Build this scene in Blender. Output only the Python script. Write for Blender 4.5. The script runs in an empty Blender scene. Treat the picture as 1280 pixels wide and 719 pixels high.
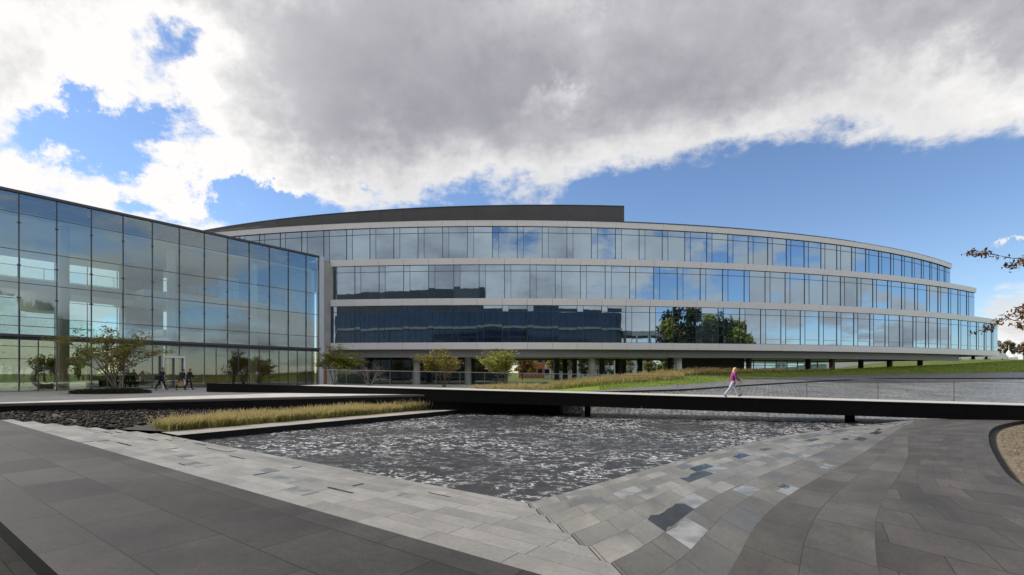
import bpy, bmesh, math, random
from mathutils import Vector, Matrix, noise as mnoise
R = random.Random(7)
C = bpy.context.scene.collection
F, H = 604.4, 1.32            # focal length in photo pixels, eye height above the plaza
D1 = Vector((-.812, .5835)); D2 = Vector((.5835, .812))
def at(px, Y): return (px-640)/F*Y
def zat(py, Y): return H-(py-467)/F*Y
def ns(n, s): return Vector((n*D2.x+s*D1.x, n*D2.y+s*D1.y))

# ------------------------------------------------------------------ materials
def nt(name):
    m = bpy.data.materials.new(name); m.use_nodes = True
    t = m.node_tree; b = t.nodes['Principled BSDF']; return m, t, b
def N(t, typ, **kw):
    n = t.nodes.new(typ)
    for k, v in kw.items():
        if k in n.inputs: n.inputs[k].default_value = v
        else: setattr(n, k, v)
    return n
def ramp(t, fac, stops):
    r = t.nodes.new('ShaderNodeValToRGB'); e = r.color_ramp.elements
    while len(e) < len(stops): e.new(.5)
    for i, (p, c) in enumerate(stops):
        e[i].position = p; e[i].color = (c, c, c, 1) if isinstance(c, (int, float)) else (*c, 1)
    t.links.new(fac, r.inputs['Fac']); return r.outputs['Color']
def math_(t, op, a, b=None, c=None):
    n = t.nodes.new('ShaderNodeMath'); n.operation = op
    for i, v in enumerate((a, b, c)):
        if v is None: continue
        if isinstance(v, (int, float)): n.inputs[i].default_value = v
        else: t.links.new(v, n.inputs[i])
    return n.outputs[0]
def mixc(t, fac, a, b, mode='MIX'):
    n = t.nodes.new('ShaderNodeMix'); n.data_type = 'RGBA'; n.blend_type = mode
    for sock, v in ((n.inputs[0], fac), (n.inputs[6], a), (n.inputs[7], b)):
        if isinstance(v, (int, float)): sock.default_value = v
        elif isinstance(v, tuple): sock.default_value = (*v, 1)
        else: t.links.new(v, sock)
    return n.outputs[2]
def coords(t, kind='Object'):
    return t.nodes.new('ShaderNodeTexCoord').outputs[kind]
def noise(t, vec, scale, detail=4, rough=.55):
    n = N(t, 'ShaderNodeTexNoise', Scale=scale, Detail=detail, Roughness=rough)
    t.links.new(vec, n.inputs['Vector']); return n.outputs['Fac']
def bump(t, b, h, strength=.3, dist=.02, prev=None):
    n = N(t, 'ShaderNodeBump', Strength=strength, Distance=dist)
    t.links.new(h, n.inputs['Height'])
    if prev: t.links.new(prev, n.inputs['Normal'])
    t.links.new(n.outputs[0], b.inputs['Normal']); return n.outputs[0]
def simple(name, col, rough=.6, metal=0., var=.15, scale=3., bmp=0., bscale=40., spec=.5):
    m, t, b = nt(name)
    v = coords(t)
    n = noise(t, v, scale, 5)
    a = tuple(x*(1-var) for x in col); c = tuple(min(1, x*(1+var)) for x in col)
    t.links.new(ramp(t, n, [(.3, a), (.7, c)]), b.inputs['Base Color'])
    b.inputs['Roughness'].default_value = rough; b.inputs['Metallic'].default_value = metal
    b.inputs['Specular IOR Level'].default_value = spec
    if bmp: bump(t, b, noise(t, v, bscale, 4), bmp, .02)
    return m

def paver(name, col, var, bw, rh, rough, speck=.2, wet=0., mortar=.006, off=.5, spec=.5, stain=.25):
    """granite slabs laid from the UV map in metres"""
    m, t, b = nt(name)
    uv = coords(t, 'UV')
    br = N(t, 'ShaderNodeTexBrick', Scale=1.0)
    br.offset = off
    br.inputs['Mortar Size'].default_value = mortar; br.inputs['Mortar Smooth'].default_value = .1
    br.inputs['Brick Width'].default_value = bw; br.inputs['Row Height'].default_value = rh
    br.inputs['Color1'].default_value = (0, 0, 0, 1); br.inputs['Color2'].default_value = (1, 1, 1, 1)
    br.inputs['Mortar'].default_value = (.5, .5, .5, 1)
    t.links.new(uv, br.inputs['Vector'])
    per = br.outputs['Color']
    lo = tuple(x*(1-var) for x in col); hi = tuple(x*(1+var) for x in col)
    c = ramp(t, per, [(0, lo), (1, hi)])
    g = noise(t, uv, 70, 3, .7); cl = noise(t, uv, .8, 6, .65)
    c = mixc(t, 1., c, ramp(t, g, [(.3, 1-speck), (.7, 1+speck)]), 'MULTIPLY')
    g2 = noise(t, uv, 14, 5, .75); c = mixc(t, 1., c, ramp(t, g2, [(.3, .84), (.7, 1.16)]), 'MULTIPLY')
    c = mixc(t, 1., c, ramp(t, cl, [(.3, 1-stain), (.7, 1+stain*.5)]), 'MULTIPLY')
    c = mixc(t, br.outputs['Fac'], c, tuple(x*.3 for x in col))
    rr = ramp(t, cl, [(.35, rough-.1), (.65, rough+.08)])
    if wet:
        w1 = noise(t, uv, .55, 3, .5)
        wm = math_(t, 'MULTIPLY', ramp(t, w1, [(.52, 0), (.6, 1)]), ramp(t, per, [(.45, 0), (.6, 1)]))
        wm = math_(t, 'MULTIPLY', wm, wet)
        c = mixc(t, wm, c, tuple(x*.62 for x in col))
        n2 = t.nodes.new('ShaderNodeMix'); n2.data_type = 'FLOAT'
        t.links.new(wm, n2.inputs[0]); t.links.new(rr, n2.inputs[2]); n2.inputs[3].default_value = .16
        rr = n2.outputs[0]
    t.links.new(c, b.inputs['Base Color']); t.links.new(rr, b.inputs['Roughness'])
    b.inputs['Specular IOR Level'].default_value = spec
    h = math_(t, 'SUBTRACT', math_(t, 'MULTIPLY', g, .12), br.outputs['Fac'])
    bump(t, b, h, .35, .006)
    return m

MAT = {}; RH8 = (7.05-3.3)/8
MAT['granite_dark'] = paver('granite_dark', (.055, .051, .052), .24, 1.5, .75, .7, .42, spec=.16, stain=.42)
MAT['granite_glare'] = paver('granite_glare', (.25, .242, .225), .14, 1.05, RH8, .42, .12, wet=.0, mortar=.006, spec=.7)  # same stone as the curved flight, sun glare put into a lighter colour
MAT['granite_steps'] = paver('granite_steps', (.205, .198, .18), .26, .70, RH8, .44, .12, wet=1., mortar=.006, spec=.6, stain=.35)
MAT['granite_mid'] = paver('granite_mid', (.095, .09, .084), .20, 1.1, .9, .66, .32, spec=.22, stain=.4)
MAT['granite_edge'] = paver('granite_edge', (.135, .13, .12), .22, .70, RH8, .55, .15, wet=.8, spec=.4, stain=.35)
MAT['granite_warm'] = paver('granite_warm', (.078, .073, .069), .20, 1.2, .6, .68, .36, spec=.18, stain=.42)
MAT['plaza_stone'] = paver('plaza_stone', (.50, .48, .45), .06, 1.8, .6, .55, .08)
MAT['lower_stone'] = paver('lower_stone', (.018, .018, .016), .3, .45, .22, .8, .2, spec=.08)
MAT['strip_stone'] = paver('strip_stone', (.36, .33, .30), .08, 1.6, 2.2, .5, .1)
MAT['deck_stone'] = paver('deck_stone', (.52, .49, .45), .05, 1.2, .6, .5, .08)
MAT['path_stone'] = paver('path_stone', (.17, .16, .165), .06, 2.4, 1.2, .55, .12)
MAT['black_stone'] = simple('black_stone', (.008, .008, .009), .6, 0, .3, 2., .1, 60, .2)
MAT['black_steel'] = simple('black_steel', (.006, .006, .007), .6, .0, .2, 1.5, 0, 40, .15)
MAT['wall_stone'] = simple('wall_stone', (.03, .03, .032), .5, 0, .35, 1.3, .1, 80)
MAT['dark_metal'] = simple('dark_metal', (.07, .072, .078), .4, .3, .12)
MAT['pent_metal'] = simple('pent_metal', (.085, .085, .088), .5, .2, .1, .5)
MAT['spandrel'] = simple('spandrel', (.80, .785, .80), .38, .0, .035, .35)
MAT['soffit'] = simple('soffit', (.27, .27, .275), .5, 0, .06, .3)
MAT['steel_light'] = simple('steel_light', (.55, .57, .60), .35, .3, .06, .5)
MAT['rail_metal'] = simple('rail_metal', (.20, .19, .18), .4, .2, .06, .5)
MAT['white_paint'] = simple('white_paint', (.72, .72, .71), .5, 0, .05, .6)
MAT['ceiling'] = simple('ceiling', (.84, .81, .76), .6, 0, .06, .25)
MAT['concrete'] = simple('concrete', (.40, .39, .38), .7, 0, .12, 1.2, .1, 30)
MAT['column_white'] = simple('column_white', (.84, .85, .86), .5, 0, .05, .6)
MAT['interior_floor'] = simple('interior_floor', (.55, .51, .46), .3, 0, .1, .5)
MAT['wood'] = simple('wood', (.16, .075, .03), .5, 0, .3, 6.)
MAT['dark_wall'] = simple('dark_wall', (.06, .05, .04), .5, 0, .3, .6)
MAT['deck_pale'] = simple('deck_pale', (.46, .44, .41), .6, 0, .08, .8)
MAT['brick'] = simple('brick', (.33, .13, .08), .8, 0, .25, 2.)
MAT['roof_dark'] = simple('roof_dark', (.06, .06, .062), .8, 0, .2, .4)
MAT['soil_rim_shade'] = simple('soil_rim_shade', (.035, .028, .02), .9, 0, .4, 6., .5, 30)
MAT['bark'] = simple('bark', (.11, .09, .072), .85, 0, .35, 14., .5, 60)
MAT['bark_pale'] = simple('bark_pale', (.26, .215, .18), .8, 0, .3, 10., .4, 50)
MAT['rock'] = simple('rock', (.03, .025, .021), .85, 0, .75, 1.7, .4, 20, .2)
MAT['white_van'] = simple('white_van', (.78, .78, .76), .3, 0, .04, .5)
MAT['rubber'] = simple('rubber', (.015, .015, .015), .8)
MAT['leaf_litter'] = simple('leaf_litter', (.20, .09, .035), .8, 0, .5, 8.)
MAT['dim_glass'] = simple('dim_glass', (.012, .022, .05), .06, 0, .5, .25, 0, 40, .9)
MAT['mirror_wall'] = simple('mirror_wall', (.045, .055, .065), .5, 0, .3, .4)
MAT['wood_tree_reflection'] = simple('wood_tree_reflection', (.30, .20, .10), .5, 0, .3, 1.2)
MAT['grey_sculpture'] = simple('grey_sculpture', (.30, .33, .35), .4, .2, .1)

def leaf_mat(name, cols, trans=.38, scale=1.2):
    m, t, b = nt(name)
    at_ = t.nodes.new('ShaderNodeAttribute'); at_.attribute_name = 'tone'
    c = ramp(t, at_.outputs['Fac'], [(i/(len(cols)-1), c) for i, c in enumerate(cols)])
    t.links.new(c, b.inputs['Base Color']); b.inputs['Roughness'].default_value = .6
    tr = t.nodes.new('ShaderNodeBsdfTranslucent'); t.links.new(c, tr.inputs['Color'])
    mx = t.nodes.new('ShaderNodeMixShader'); mx.inputs[0].default_value = trans
    o = t.nodes['Material Output']
    t.links.new(b.outputs[0], mx.inputs[1]); t.links.new(tr.outputs[0], mx.inputs[2]); t.links.new(mx.outputs[0], o.inputs['Surface'])
    return m
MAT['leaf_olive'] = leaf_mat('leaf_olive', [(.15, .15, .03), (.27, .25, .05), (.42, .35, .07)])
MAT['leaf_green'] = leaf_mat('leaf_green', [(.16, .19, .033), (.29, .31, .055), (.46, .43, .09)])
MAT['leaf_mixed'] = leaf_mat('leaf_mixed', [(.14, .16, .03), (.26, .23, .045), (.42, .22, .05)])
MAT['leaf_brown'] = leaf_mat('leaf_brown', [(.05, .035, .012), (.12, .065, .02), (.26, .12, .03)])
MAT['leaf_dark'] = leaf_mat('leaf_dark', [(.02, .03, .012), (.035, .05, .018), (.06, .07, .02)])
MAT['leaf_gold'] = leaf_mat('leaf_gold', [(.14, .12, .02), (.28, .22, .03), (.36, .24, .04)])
MAT['leaf_rust'] = leaf_mat('leaf_rust', [(.08, .055, .02), (.16, .09, .025), (.26, .13, .035)])
MAT['grass_tall'] = leaf_mat('grass_tall', [(.14, .155, .03), (.38, .33, .10), (.74, .60, .34)], .4)
MAT['grass_reed'] = leaf_mat('grass_reed', [(.13, .15, .03), (.40, .32, .10), (.66, .50, .26)], .3)
MAT['grass_lawn'] = leaf_mat('grass_lawn', [(.13, .21, .025), (.20, .29, .04), (.30, .34, .07)], .3)

def lawn_mat(name, a, b_, c_):
    m, t, b = nt(name); v = coords(t)
    n1 = noise(t, v, .35, 5); n2 = noise(t, v, 9, 4, .7)
    c = ramp(t, n1, [(.3, a), (.55, b_), (.75, c_)])
    c = mixc(t, 1., c, ramp(t, n2, [(.3, .55), (.7, 1.35)]), 'MULTIPLY')
    t.links.new(c, b.inputs['Base Color']); b.inputs['Roughness'].default_value = .85
    b.inputs['Specular IOR Level'].default_value = .2
    bump(t, b, n2, .8, .08); return m
MAT['lawn'] = lawn_mat('lawn', (.14, .21, .025), (.19, .27, .035), (.26, .29, .055))
MAT['field'] = lawn_mat('field', (.06, .09, .018), (.10, .13, .025), (.16, .15, .04))

def gravel_mat():
    m, t, b = nt('gravel'); v = coords(t)
    vo = N(t, 'ShaderNodeTexVoronoi', Scale=38.); t.links.new(v, vo.inputs['Vector'])
    c = ramp(t, vo.outputs['Color'], [(0, (.12, .085, .05)), (.5, (.22, .17, .11)), (1, (.33, .27, .19))])
    c = mixc(t, 1., c, ramp(t, noise(t, v, 1.2, 4), [(.3, .75), (.7, 1.15)]), 'MULTIPLY')
    c = mixc(t, 1., c, ramp(t, vo.outputs['Distance'], [(.3, 1), (.7, .45)]), 'MULTIPLY')
    t.links.new(c, b.inputs['Base Color']); b.inputs['Roughness'].default_value = .85
    bump(t, b, vo.outputs['Distance'], -.8, .03); return m
MAT['gravel'] = gravel_mat()

def glass_main():
    """coated mirror-like glazing"""
    m, t, b = nt('coated_glass'); v = coords(t)
    at_ = t.nodes.new('ShaderNodeAttribute'); at_.attribute_name = 'tone'
    dif = N(t, 'ShaderNodeBsdfDiffuse')
    t.links.new(ramp(t, at_.outputs['Fac'], [(0, (.006, .010, .016)), (.7, (.016, .026, .036)), (1, (.09, .12, .14))]), dif.inputs['Color'])
    gl = N(t, 'ShaderNodeBsdfGlossy', Roughness=.015)
    gl.inputs['Color'].default_value = (.50, .635, .75, 1)
    fr = N(t, 'ShaderNodeFresnel', IOR=1.5)
    fac = math_(t, 'ADD', .62, math_(t, 'MULTIPLY', fr.outputs[0], .36))
    mp = N(t, 'ShaderNodeMapping'); mp.inputs['Scale'].default_value = (1, 1, .45); t.links.new(v, mp.inputs[0])
    bp = N(t, 'ShaderNodeBump', Strength=.22, Distance=.02)
    t.links.new(noise(t, mp.outputs[0], .55, 2, .5), bp.inputs['Height']); t.links.new(bp.outputs[0], gl.inputs['Normal'])
    mx = t.nodes.new('ShaderNodeMixShader'); t.links.new(fac, mx.inputs[0])
    t.links.new(dif.outputs[0], mx.inputs[1]); t.links.new(gl.outputs[0], mx.inputs[2])
    t.links.new(mx.outputs[0], t.nodes['Material Output'].inputs['Surface']); return m
MAT['coated_glass'] = glass_main()
def glass_clear(name, tint, base, k, wav=.05):
    m, t, b = nt(name); v = coords(t)
    tr = N(t, 'ShaderNodeBsdfTransparent'); tr.inputs['Color'].default_value = (*tint, 1)
    gl = N(t, 'ShaderNodeBsdfGlossy', Roughness=.01); gl.inputs['Color'].default_value = (.82, .93, 1, 1)
    fr = N(t, 'ShaderNodeFresnel', IOR=1.5)
    if wav:
        bp = N(t, 'ShaderNodeBump', Strength=wav, Distance=.02)
        t.links.new(noise(t, v, .6, 2, .5), bp.inputs['Height']); t.links.new(bp.outputs[0], gl.inputs['Normal'])
    fac = math_(t, 'MINIMUM', math_(t, 'ADD', base, math_(t, 'MULTIPLY', fr.outputs[0], k)), .8)
    mx = t.nodes.new('ShaderNodeMixShader'); t.links.new(fac, mx.inputs[0])
    t.links.new(tr.outputs[0], mx.inputs[1]); t.links.new(gl.outputs[0], mx.inputs[2])
    t.links.new(mx.outputs[0], t.nodes['Material Output'].inputs['Surface']); return m
MAT['wing_glass'] = glass_clear('wing_glass', (.81, .875, .86), .105, 1.0)
MAT['lobby_glass'] = glass_clear('lobby_glass', (.74, .72, .60), .06, .9)
MAT['far_glass'] = glass_clear('far_glass', (.80, .90, .92), .04, .6, 0)
MAT['rail_glass'] = glass_clear('rail_glass', (.965, .98, .975), .008, .35, 0)
MAT['lobby_dark'] = glass_clear('lobby_dark', (.38, .46, .48), .12, 1.0)

def water_mat():
    m, t, b = nt('rippled_water'); v = coords(t)
    mp = N(t, 'ShaderNodeMapping'); mp.inputs['Rotation'].default_value = (0, 0, math.radians(35)); mp.inputs['Scale'].default_value = (1, 1.5, 1)
    t.links.new(v, mp.inputs[0]); w = mp.outputs[0]
    n1 = noise(t, w, 1.3, 6, .66); n2 = noise(t, w, 7., 4, .65); n3 = noise(t, v, .22, 3)
    rid = math_(t, 'ABSOLUTE', math_(t, 'SUBTRACT', n1, .5))
    h = math_(t, 'ADD', math_(t, 'MULTIPLY', n2, .55), math_(t, 'MULTIPLY', math_(t, 'SUBTRACT', .5, rid), .8))
    bump(t, b, h, 1., .11)
    foam = math_(t, 'MULTIPLY', ramp(t, rid, [(.0, 1), (.038, 0)]), ramp(t, n2, [(.42, 0), (.56, 1)]))
    foam = math_(t, 'MULTIPLY', foam, ramp(t, n3, [(.40, .2), (.58, 1)]))
    t.links.new(mixc(t, foam, (.042, .042, .044), (.92, .92, .94)), b.inputs['Base Color'])
    t.links.new(math_(t, 'ADD', .14, math_(t, 'MULTIPLY', foam, .5)), b.inputs['Roughness'])
    b.inputs['IOR'].default_value = 1.38; b.inputs['Specular IOR Level'].default_value = .8
    return m
MAT['water'] = water_mat()
def cascade_mat():
    """thin sheet of water running over ribbed stone"""
    m, t, b = nt('cascade_water'); v = coords(t)
    hs = []
    for ang, sc_ in ((28, 3.4), (-32, 3.4)):
        mp = N(t, 'ShaderNodeMapping'); mp.inputs['Rotation'].default_value = (0, 0, math.radians(ang)); t.links.new(v, mp.inputs[0])
        wv = N(t, 'ShaderNodeTexWave', Scale=sc_*.31, Distortion=5., Detail=3.0); wv.inputs['Detail Scale'].default_value = 2.
        t.links.new(mp.outputs[0], wv.inputs['Vector']); hs.append(wv.outputs['Fac'])
    h = math_(t, 'MULTIPLY', hs[0], hs[1]); n2 = noise(t, v, 3.4, 7, .8); n3 = noise(t, v, .3, 4)
    h = math_(t, 'ADD', math_(t, 'MULTIPLY', h, .22), math_(t, 'MULTIPLY', n2, 1.45))
    c = ramp(t, h, [(.52, (.035, .035, .036)), (.70, (.12, .118, .116)), (.9, (.36, .355, .35))])
    c = mixc(t, 1., c, ramp(t, n3, [(.3, .65), (.7, 1.25)]), 'MULTIPLY')
    t.links.new(c, b.inputs['Base Color']); b.inputs['Roughness'].default_value = .35; b.inputs['Specular IOR Level'].default_value = .45
    bump(t, b, h, 1., .14); return m
MAT['cascade'] = cascade_mat()
def wet_mat():
    m, t, b = nt('standing_water'); v = coords(t)
    t.links.new(ramp(t, noise(t, v, 1.5, 3), [(.35, (.02, .02, .022)), (.65, (.04, .04, .041))]), b.inputs['Base Color'])
    b.inputs['Roughness'].default_value = .1; b.inputs['IOR'].default_value = 1.33
    b.inputs['Specular IOR Level'].default_value = .4; return m
MAT['wet'] = wet_mat()
def damp_sky_mat():
    m, t, b = nt('damp_sky_film'); v = coords(t)
    t.links.new(ramp(t, noise(t, v, 2.5, 3), [(.42, (.17, .165, .155)), (.6, (.30, .295, .28))]), b.inputs['Base Color'])  # pale base colour paints the bright sky mirrored in damp stone
    b.inputs['Roughness'].default_value = .22; b.inputs['IOR'].default_value = 1.6
    b.inputs['Specular IOR Level'].default_value = 1.; return m
MAT['damp_sky_sheen'] = damp_sky_mat()

# ------------------------------------------------------------------ mesh collector
class MB:
    def __init__(self): self.v = []; self.f = []; self.m = []; self.tone = []; self.uv = {}
    def add(self, vs, fs, mi=0, tone=.5, uvs=None):
        o = len(self.v); self.v += [tuple(p) for p in vs]
        for k, f in enumerate(fs):
            if uvs: self.uv[len(self.f)] = [uvs[i] for i in f]
            self.f.append([i+o for i in f]); self.m.append(mi); self.tone.append(tone)
    def quad(self, a, b, c, d, mi=0, tone=.5, uv=None): self.add([a, b, c, d], [[0, 1, 2, 3]], mi, tone, uv)
    def hexa(self, p, mi=0, tone=.5):   # 4 bottom + 4 top corners
        self.add(p, [[3, 2, 1, 0], [4, 5, 6, 7], [0, 1, 5, 4], [1, 2, 6, 5], [2, 3, 7, 6], [3, 0, 4, 7]], mi, tone)
    def box(self, x0, y0, z0, x1, y1, z1, mi=0, tone=.5):
        self.hexa([(x0, y0, z0), (x1, y0, z0), (x1, y1, z0), (x0, y1, z0), (x0, y0, z1), (x1, y0, z1), (x1, y1, z1), (x0, y1, z1)], mi, tone)
    def slab(self, a, b, off, th, z0, z1, mi=0, tone=.5, tilt=(0, 0)):
        """upright box on the line a-b, its face `off` metres along the normal (right of a->b), th thick"""
        a = Vector(a[:2]); b = Vector(b[:2]); d = (b-a).normalized(); n = Vector((d.y, -d.x))
        p = a+n*off; q = b+n*off; r = b+n*(off-th); s = a+n*(off-th)
        t0, t1 = tilt                    # tiny lean of a pane: top forward, right side forward
        P = [(p.x-n.x*t0-n.x*t1, p.y-n.y*t0-n.y*t1, z0), (q.x-n.x*t0+n.x*t1, q.y-n.y*t0+n.y*t1, z0), (r.x, r.y, z0), (s.x, s.y, z0),
             (p.x+n.x*t0-n.x*t1, p.y+n.y*t0-n.y*t1, z1), (q.x+n.x*t0+n.x*t1, q.y+n.y*t0+n.y*t1, z1), (r.x, r.y, z1), (s.x, s.y, z1)]
        self.hexa(P, mi, tone)
    def tube(self, pts, rad, k=6, mi=0, tone=.5, cap=True):
        rings = []; vs = []; fs = []
        up = Vector((.31, .17, .93))
        for i, p in enumerate(pts):
            p = Vector(p); d = (Vector(pts[min(i+1, len(pts)-1)])-Vector(pts[max(i-1, 0)]))
            d = d.normalized() if d.length > 1e-9 else Vector((0, 0, 1))
            a = d.cross(up)
            if a.length < .05: a = d.cross(Vector((1, 0, 0)))
            a.normalize(); b = d.cross(a); r = rad[i] if isinstance(rad, (list, tuple)) else rad
            for j in range(k):
                w = 2*math.pi*j/k; vs.append(p+a*math.cos(w)*r+b*math.sin(w)*r)
        for i in range(len(pts)-1):
            for j in range(k):
                fs.append([i*k+j, i*k+(j+1) % k, (i+1)*k+(j+1) % k, (i+1)*k+j])
        if cap:
            fs.append(list(range(k))[::-1]); fs.append([(len(pts)-1)*k+j for j in range(k)])
        self.add(vs, fs, mi, tone)
    def prism(self, poly, z0, z1, mi=0, top_uv=True, mtop=None):
        n = len(poly); vs = [(p[0], p[1], z0) for p in poly]+[(p[0], p[1], z1) for p in poly]
        uv = [(p[0]*D1.x+p[1]*D1.y, p[0]*D2.x+p[1]*D2.y) for p in poly]*2
        self.add(vs, [[n+i for i in range(n)]], mi if mtop is None else mtop, .5, uv)
        self.add(vs, [[i, (i+1) % n, n+(i+1) % n, n+i] for i in range(n)], mi, .5, uv)
    def build(self, name, mats, parent=None, smooth=False):
        me = bpy.data.meshes.new(name); me.from_pydata(self.v, [], self.f)
        for m in (mats if isinstance(mats, (list, tuple)) else [mats]): me.materials.append(MAT[m])
        me.polygons.foreach_set('material_index', self.m)
        a = me.attributes.new('tone', 'FLOAT', 'FACE'); a.data.foreach_set('value', self.tone)
        if self.uv:
            l = me.uv_layers.new(name='UVMap')
            for fi, uvs in self.uv.items():
                for li, u in zip(me.polygons[fi].loop_indices, uvs): l.data[li].uv = u
        if smooth: me.polygons.foreach_set('use_smooth', [True]*len(self.f))
        me.update()
        o = bpy.data.objects.new(name, me); C.objects.link(o)
        if parent:
            o.parent = parent
            if parent.type == 'EMPTY': o.location = -parent.location
        return o
def thing(name, label, cat, group=None, loc=(0, 0, 0)):
    o = bpy.data.objects.new(name, None); C.objects.link(o); o.location = loc; o.empty_display_size = .3
    return tag(o, label, cat, group)
def tag(o, label=None, cat=None, group=None, kind=None):
    for k, v in (('label', label), ('category', cat), ('group', group), ('kind', kind)):
        if v: o[k] = v
    return o
def struct(o): o['kind'] = 'structure'; return o
def copy_tree(o, parent=None):
    c = o.copy(); C.objects.link(c); c.parent = parent
    for ch in o.children: copy_tree(ch, c)
    return c
def lerp(a, b, t): return a+(b-a)*t
def polyline(pts, t):
    """point at fraction t (0..1) of a poly line by index"""
    x = t*(len(pts)-1); i = min(int(x), len(pts)-2); f = x-i
    return tuple(lerp(a, b, f) for a, b in zip(pts[i], pts[i+1]))
def resample(pts, n):
    L = [0]
    for a, b in zip(pts, pts[1:]): L.append(L[-1]+math.dist(a[:2], b[:2]))
    out = []
    for k in range(n):
        s = L[-1]*k/(n-1); i = 0
        while i < len(L)-2 and L[i+1] < s: i += 1
        f = (s-L[i])/max(1e-9, L[i+1]-L[i]); out.append(tuple(lerp(a, b, min(1, f)) for a, b in zip(pts[i], pts[i+1])))
    return out, L[-1]
def smooth_curve(pts, n=24):
    out = []
    P = [Vector(p) for p in pts]
    P = [P[0]*2-P[1]]+P+[P[-1]*2-P[-2]]
    for i in range(1, len(P)-2):
        for k in range(n):
            t = k/n; a, b, c, d = P[i-1:i+3]
            out.append(tuple(.5*((2*b)+(c-a)*t+(2*a-5*b+4*c-d)*t*t+(3*b-a-3*c+d)*t**3)))
    out.append(tuple(P[-2])); return out

# ------------------------------------------------------------------ terrace, steps, pool
ZT, ZL, ZW = -.30, -.95, -1.20
def zter(Y): return ZT-.0322*max(0, Y-5)
T_pts = smooth_curve([(1.15, 3.25), (1.73, 3.88), (2.77, 5.39), (4.25, 7.13), (8.16, 11.2), (13.4, 16.9), (19.7, 23.4)], 10)
L_pts = smooth_curve([(.28, 8.48), (1.73, 9.94), (4.1, 12.35), (7.9, 15.94), (11., 18.4), (20.2, 24.05)], 10)
E_pts = smooth_curve([(3., -.9), (5.0, 1.6), (6.3, 4.9), (7.68, 7.25), (9.5, 9.42), (13.7, 13.9), (18., 18.1), (21.9, 21.2), (26., 23.8)], 8)
NS = 8; RHT = (7.05-3.3)/NS
n_edges = [3.3+(7.05-3.3)*k/NS for k in range(NS+1)]
NR = 60
Tr, lT = resample(T_pts, NR); Lr, lL = resample(L_pts, NR); Er, lE = resample(E_pts, NR)

# dark terrace (left part straight, right part curved), one slab
mb = MB()
s0, s1 = .96, 42.
for k in range(24):
    a, b = lerp(s0, s1, k/24), lerp(s0, s1, (k+1)/24)
    P = [ns(1.03, a), ns(3.3, a), ns(3.3, b), ns(1.03, b)]
    mb.quad(*[(p.x, p.y, ZT) for p in P], uv=[(a, 1.03), (a, 3.3), (b, 3.3), (b, 1.03)])
    mb.quad((P[0].x, P[0].y, ZT), (P[3].x, P[3].y, ZT), (P[3].x, P[3].y, -.48), (P[0].x, P[0].y, -.48), mi=1)
p = ns(1.03, s0)
mb.add([(p.x, p.y, ZT), (3., -.9, ZT), (1.15, 3.25, ZT)], [[0, 1, 2]], uvs=[(s0, 1.03), (-3, 1.03), (s0, 3.3)])
mb.quad((p.x, p.y, ZT), (3., -.9, ZT), (3., -.9, -.48), (p.x, p.y, -.48), mi=1)
MC = 14
def jj_mid(j): return j < 2
for i in range(NR-1):
    for j in range(MC):
        q = []; uv = []
        for (ii, jj) in ((i, j), (i, j+1), (i+1, j+1), (i+1, j)):
            w_ = math.dist(Tr[ii], Er[ii]); tp_ = 1-.85*ii/(NR-1)
            f = (0, .55*tp_/w_, 1.2*tp_/w_)[jj] if jj < 3 else lerp(1.2*tp_/w_, 1, (jj-2)/(MC-2))
            X = lerp(Tr[ii][0], Er[ii][0], f); Y = lerp(Tr[ii][1], Er[ii][1], f)
            q.append((X, Y, zter(Y))); w = math.dist(Tr[ii], Er[ii]); uv.append(((lT*ii/(NR-1)), jj*.9) if j < 2 else (f*6.3, lT*ii/(NR-1)*.8))
        mb.quad(*q, uv=uv, mi=2 if jj_mid(j) else 3)
    a, b = Er[i], Er[i+1]
    mb.quad((a[0], a[1], zter(a[1])), (b[0], b[1], zter(b[1])), (b[0], b[1], zter(b[1])-.4), (a[0], a[1], zter(a[1])-.4), mi=1)
struct(mb.build('terrace_pavement', ['granite_dark', 'black_stone', 'granite_mid', 'granite_warm']))

# the two flights of shallow steps down to the water
def step_end(n): return 25.5-(n-3.4)*1.17
mb = MB(); RR = random.Random(3)
for k in range(NS):
    z = ZT+(ZL-ZT)*(k+1)/NS; zu = ZT+(ZL-ZT)*k/NS
    na, nb = n_edges[k], n_edges[k+1]
    fa, fb = k/NS, (k+1)/NS
    sa = lerp(s0, 4.75, fa); sb = lerp(s0, 4.75, fb); se = step_end(nb)+.45
    M = 30
    for i in range(M):
        a0, a1 = lerp(sa, se, i/M), lerp(sa, se, (i+1)/M); b0, b1 = lerp(sb, se, i/M), lerp(sb, se, (i+1)/M)
        P = [ns(na, a0), ns(na, a1), ns(nb, b1), ns(nb, b0)]
        sh = k*.47
        mb.quad(*[(p.x, p.y, z) for p in P], uv=[(a0+sh, k*RHT), (a1+sh, k*RHT), (b1+sh, (k+1)*RHT), (b0+sh, (k+1)*RHT)])
        mb.quad((P[0].x, P[0].y, z), (P[1].x, P[1].y, z), (P[1].x, P[1].y, zu), (P[0].x, P[0].y, zu), mi=0, uv=[(a0, .1), (a1, .1), (a1, .2), (a0, .2)])
    e0, e1 = ns(na, se), ns(nb, se)
    mb.quad((e0.x, e0.y, z), (e1.x, e1.y, z), (e1.x, e1.y, -1.7), (e0.x, e0.y, -1.7), mi=1)
for i in range(30):
    a, b = ns(7.05, lerp(4.75, step_end(7.05)+.45, i/30)), ns(7.05, lerp(4.75, step_end(7.05)+.45, (i+1)/30))
    mb.quad((a.x, a.y, ZL), (b.x, b.y, ZL), (b.x, b.y, -1.8), (a.x, a.y, -1.8), mi=1)
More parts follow.
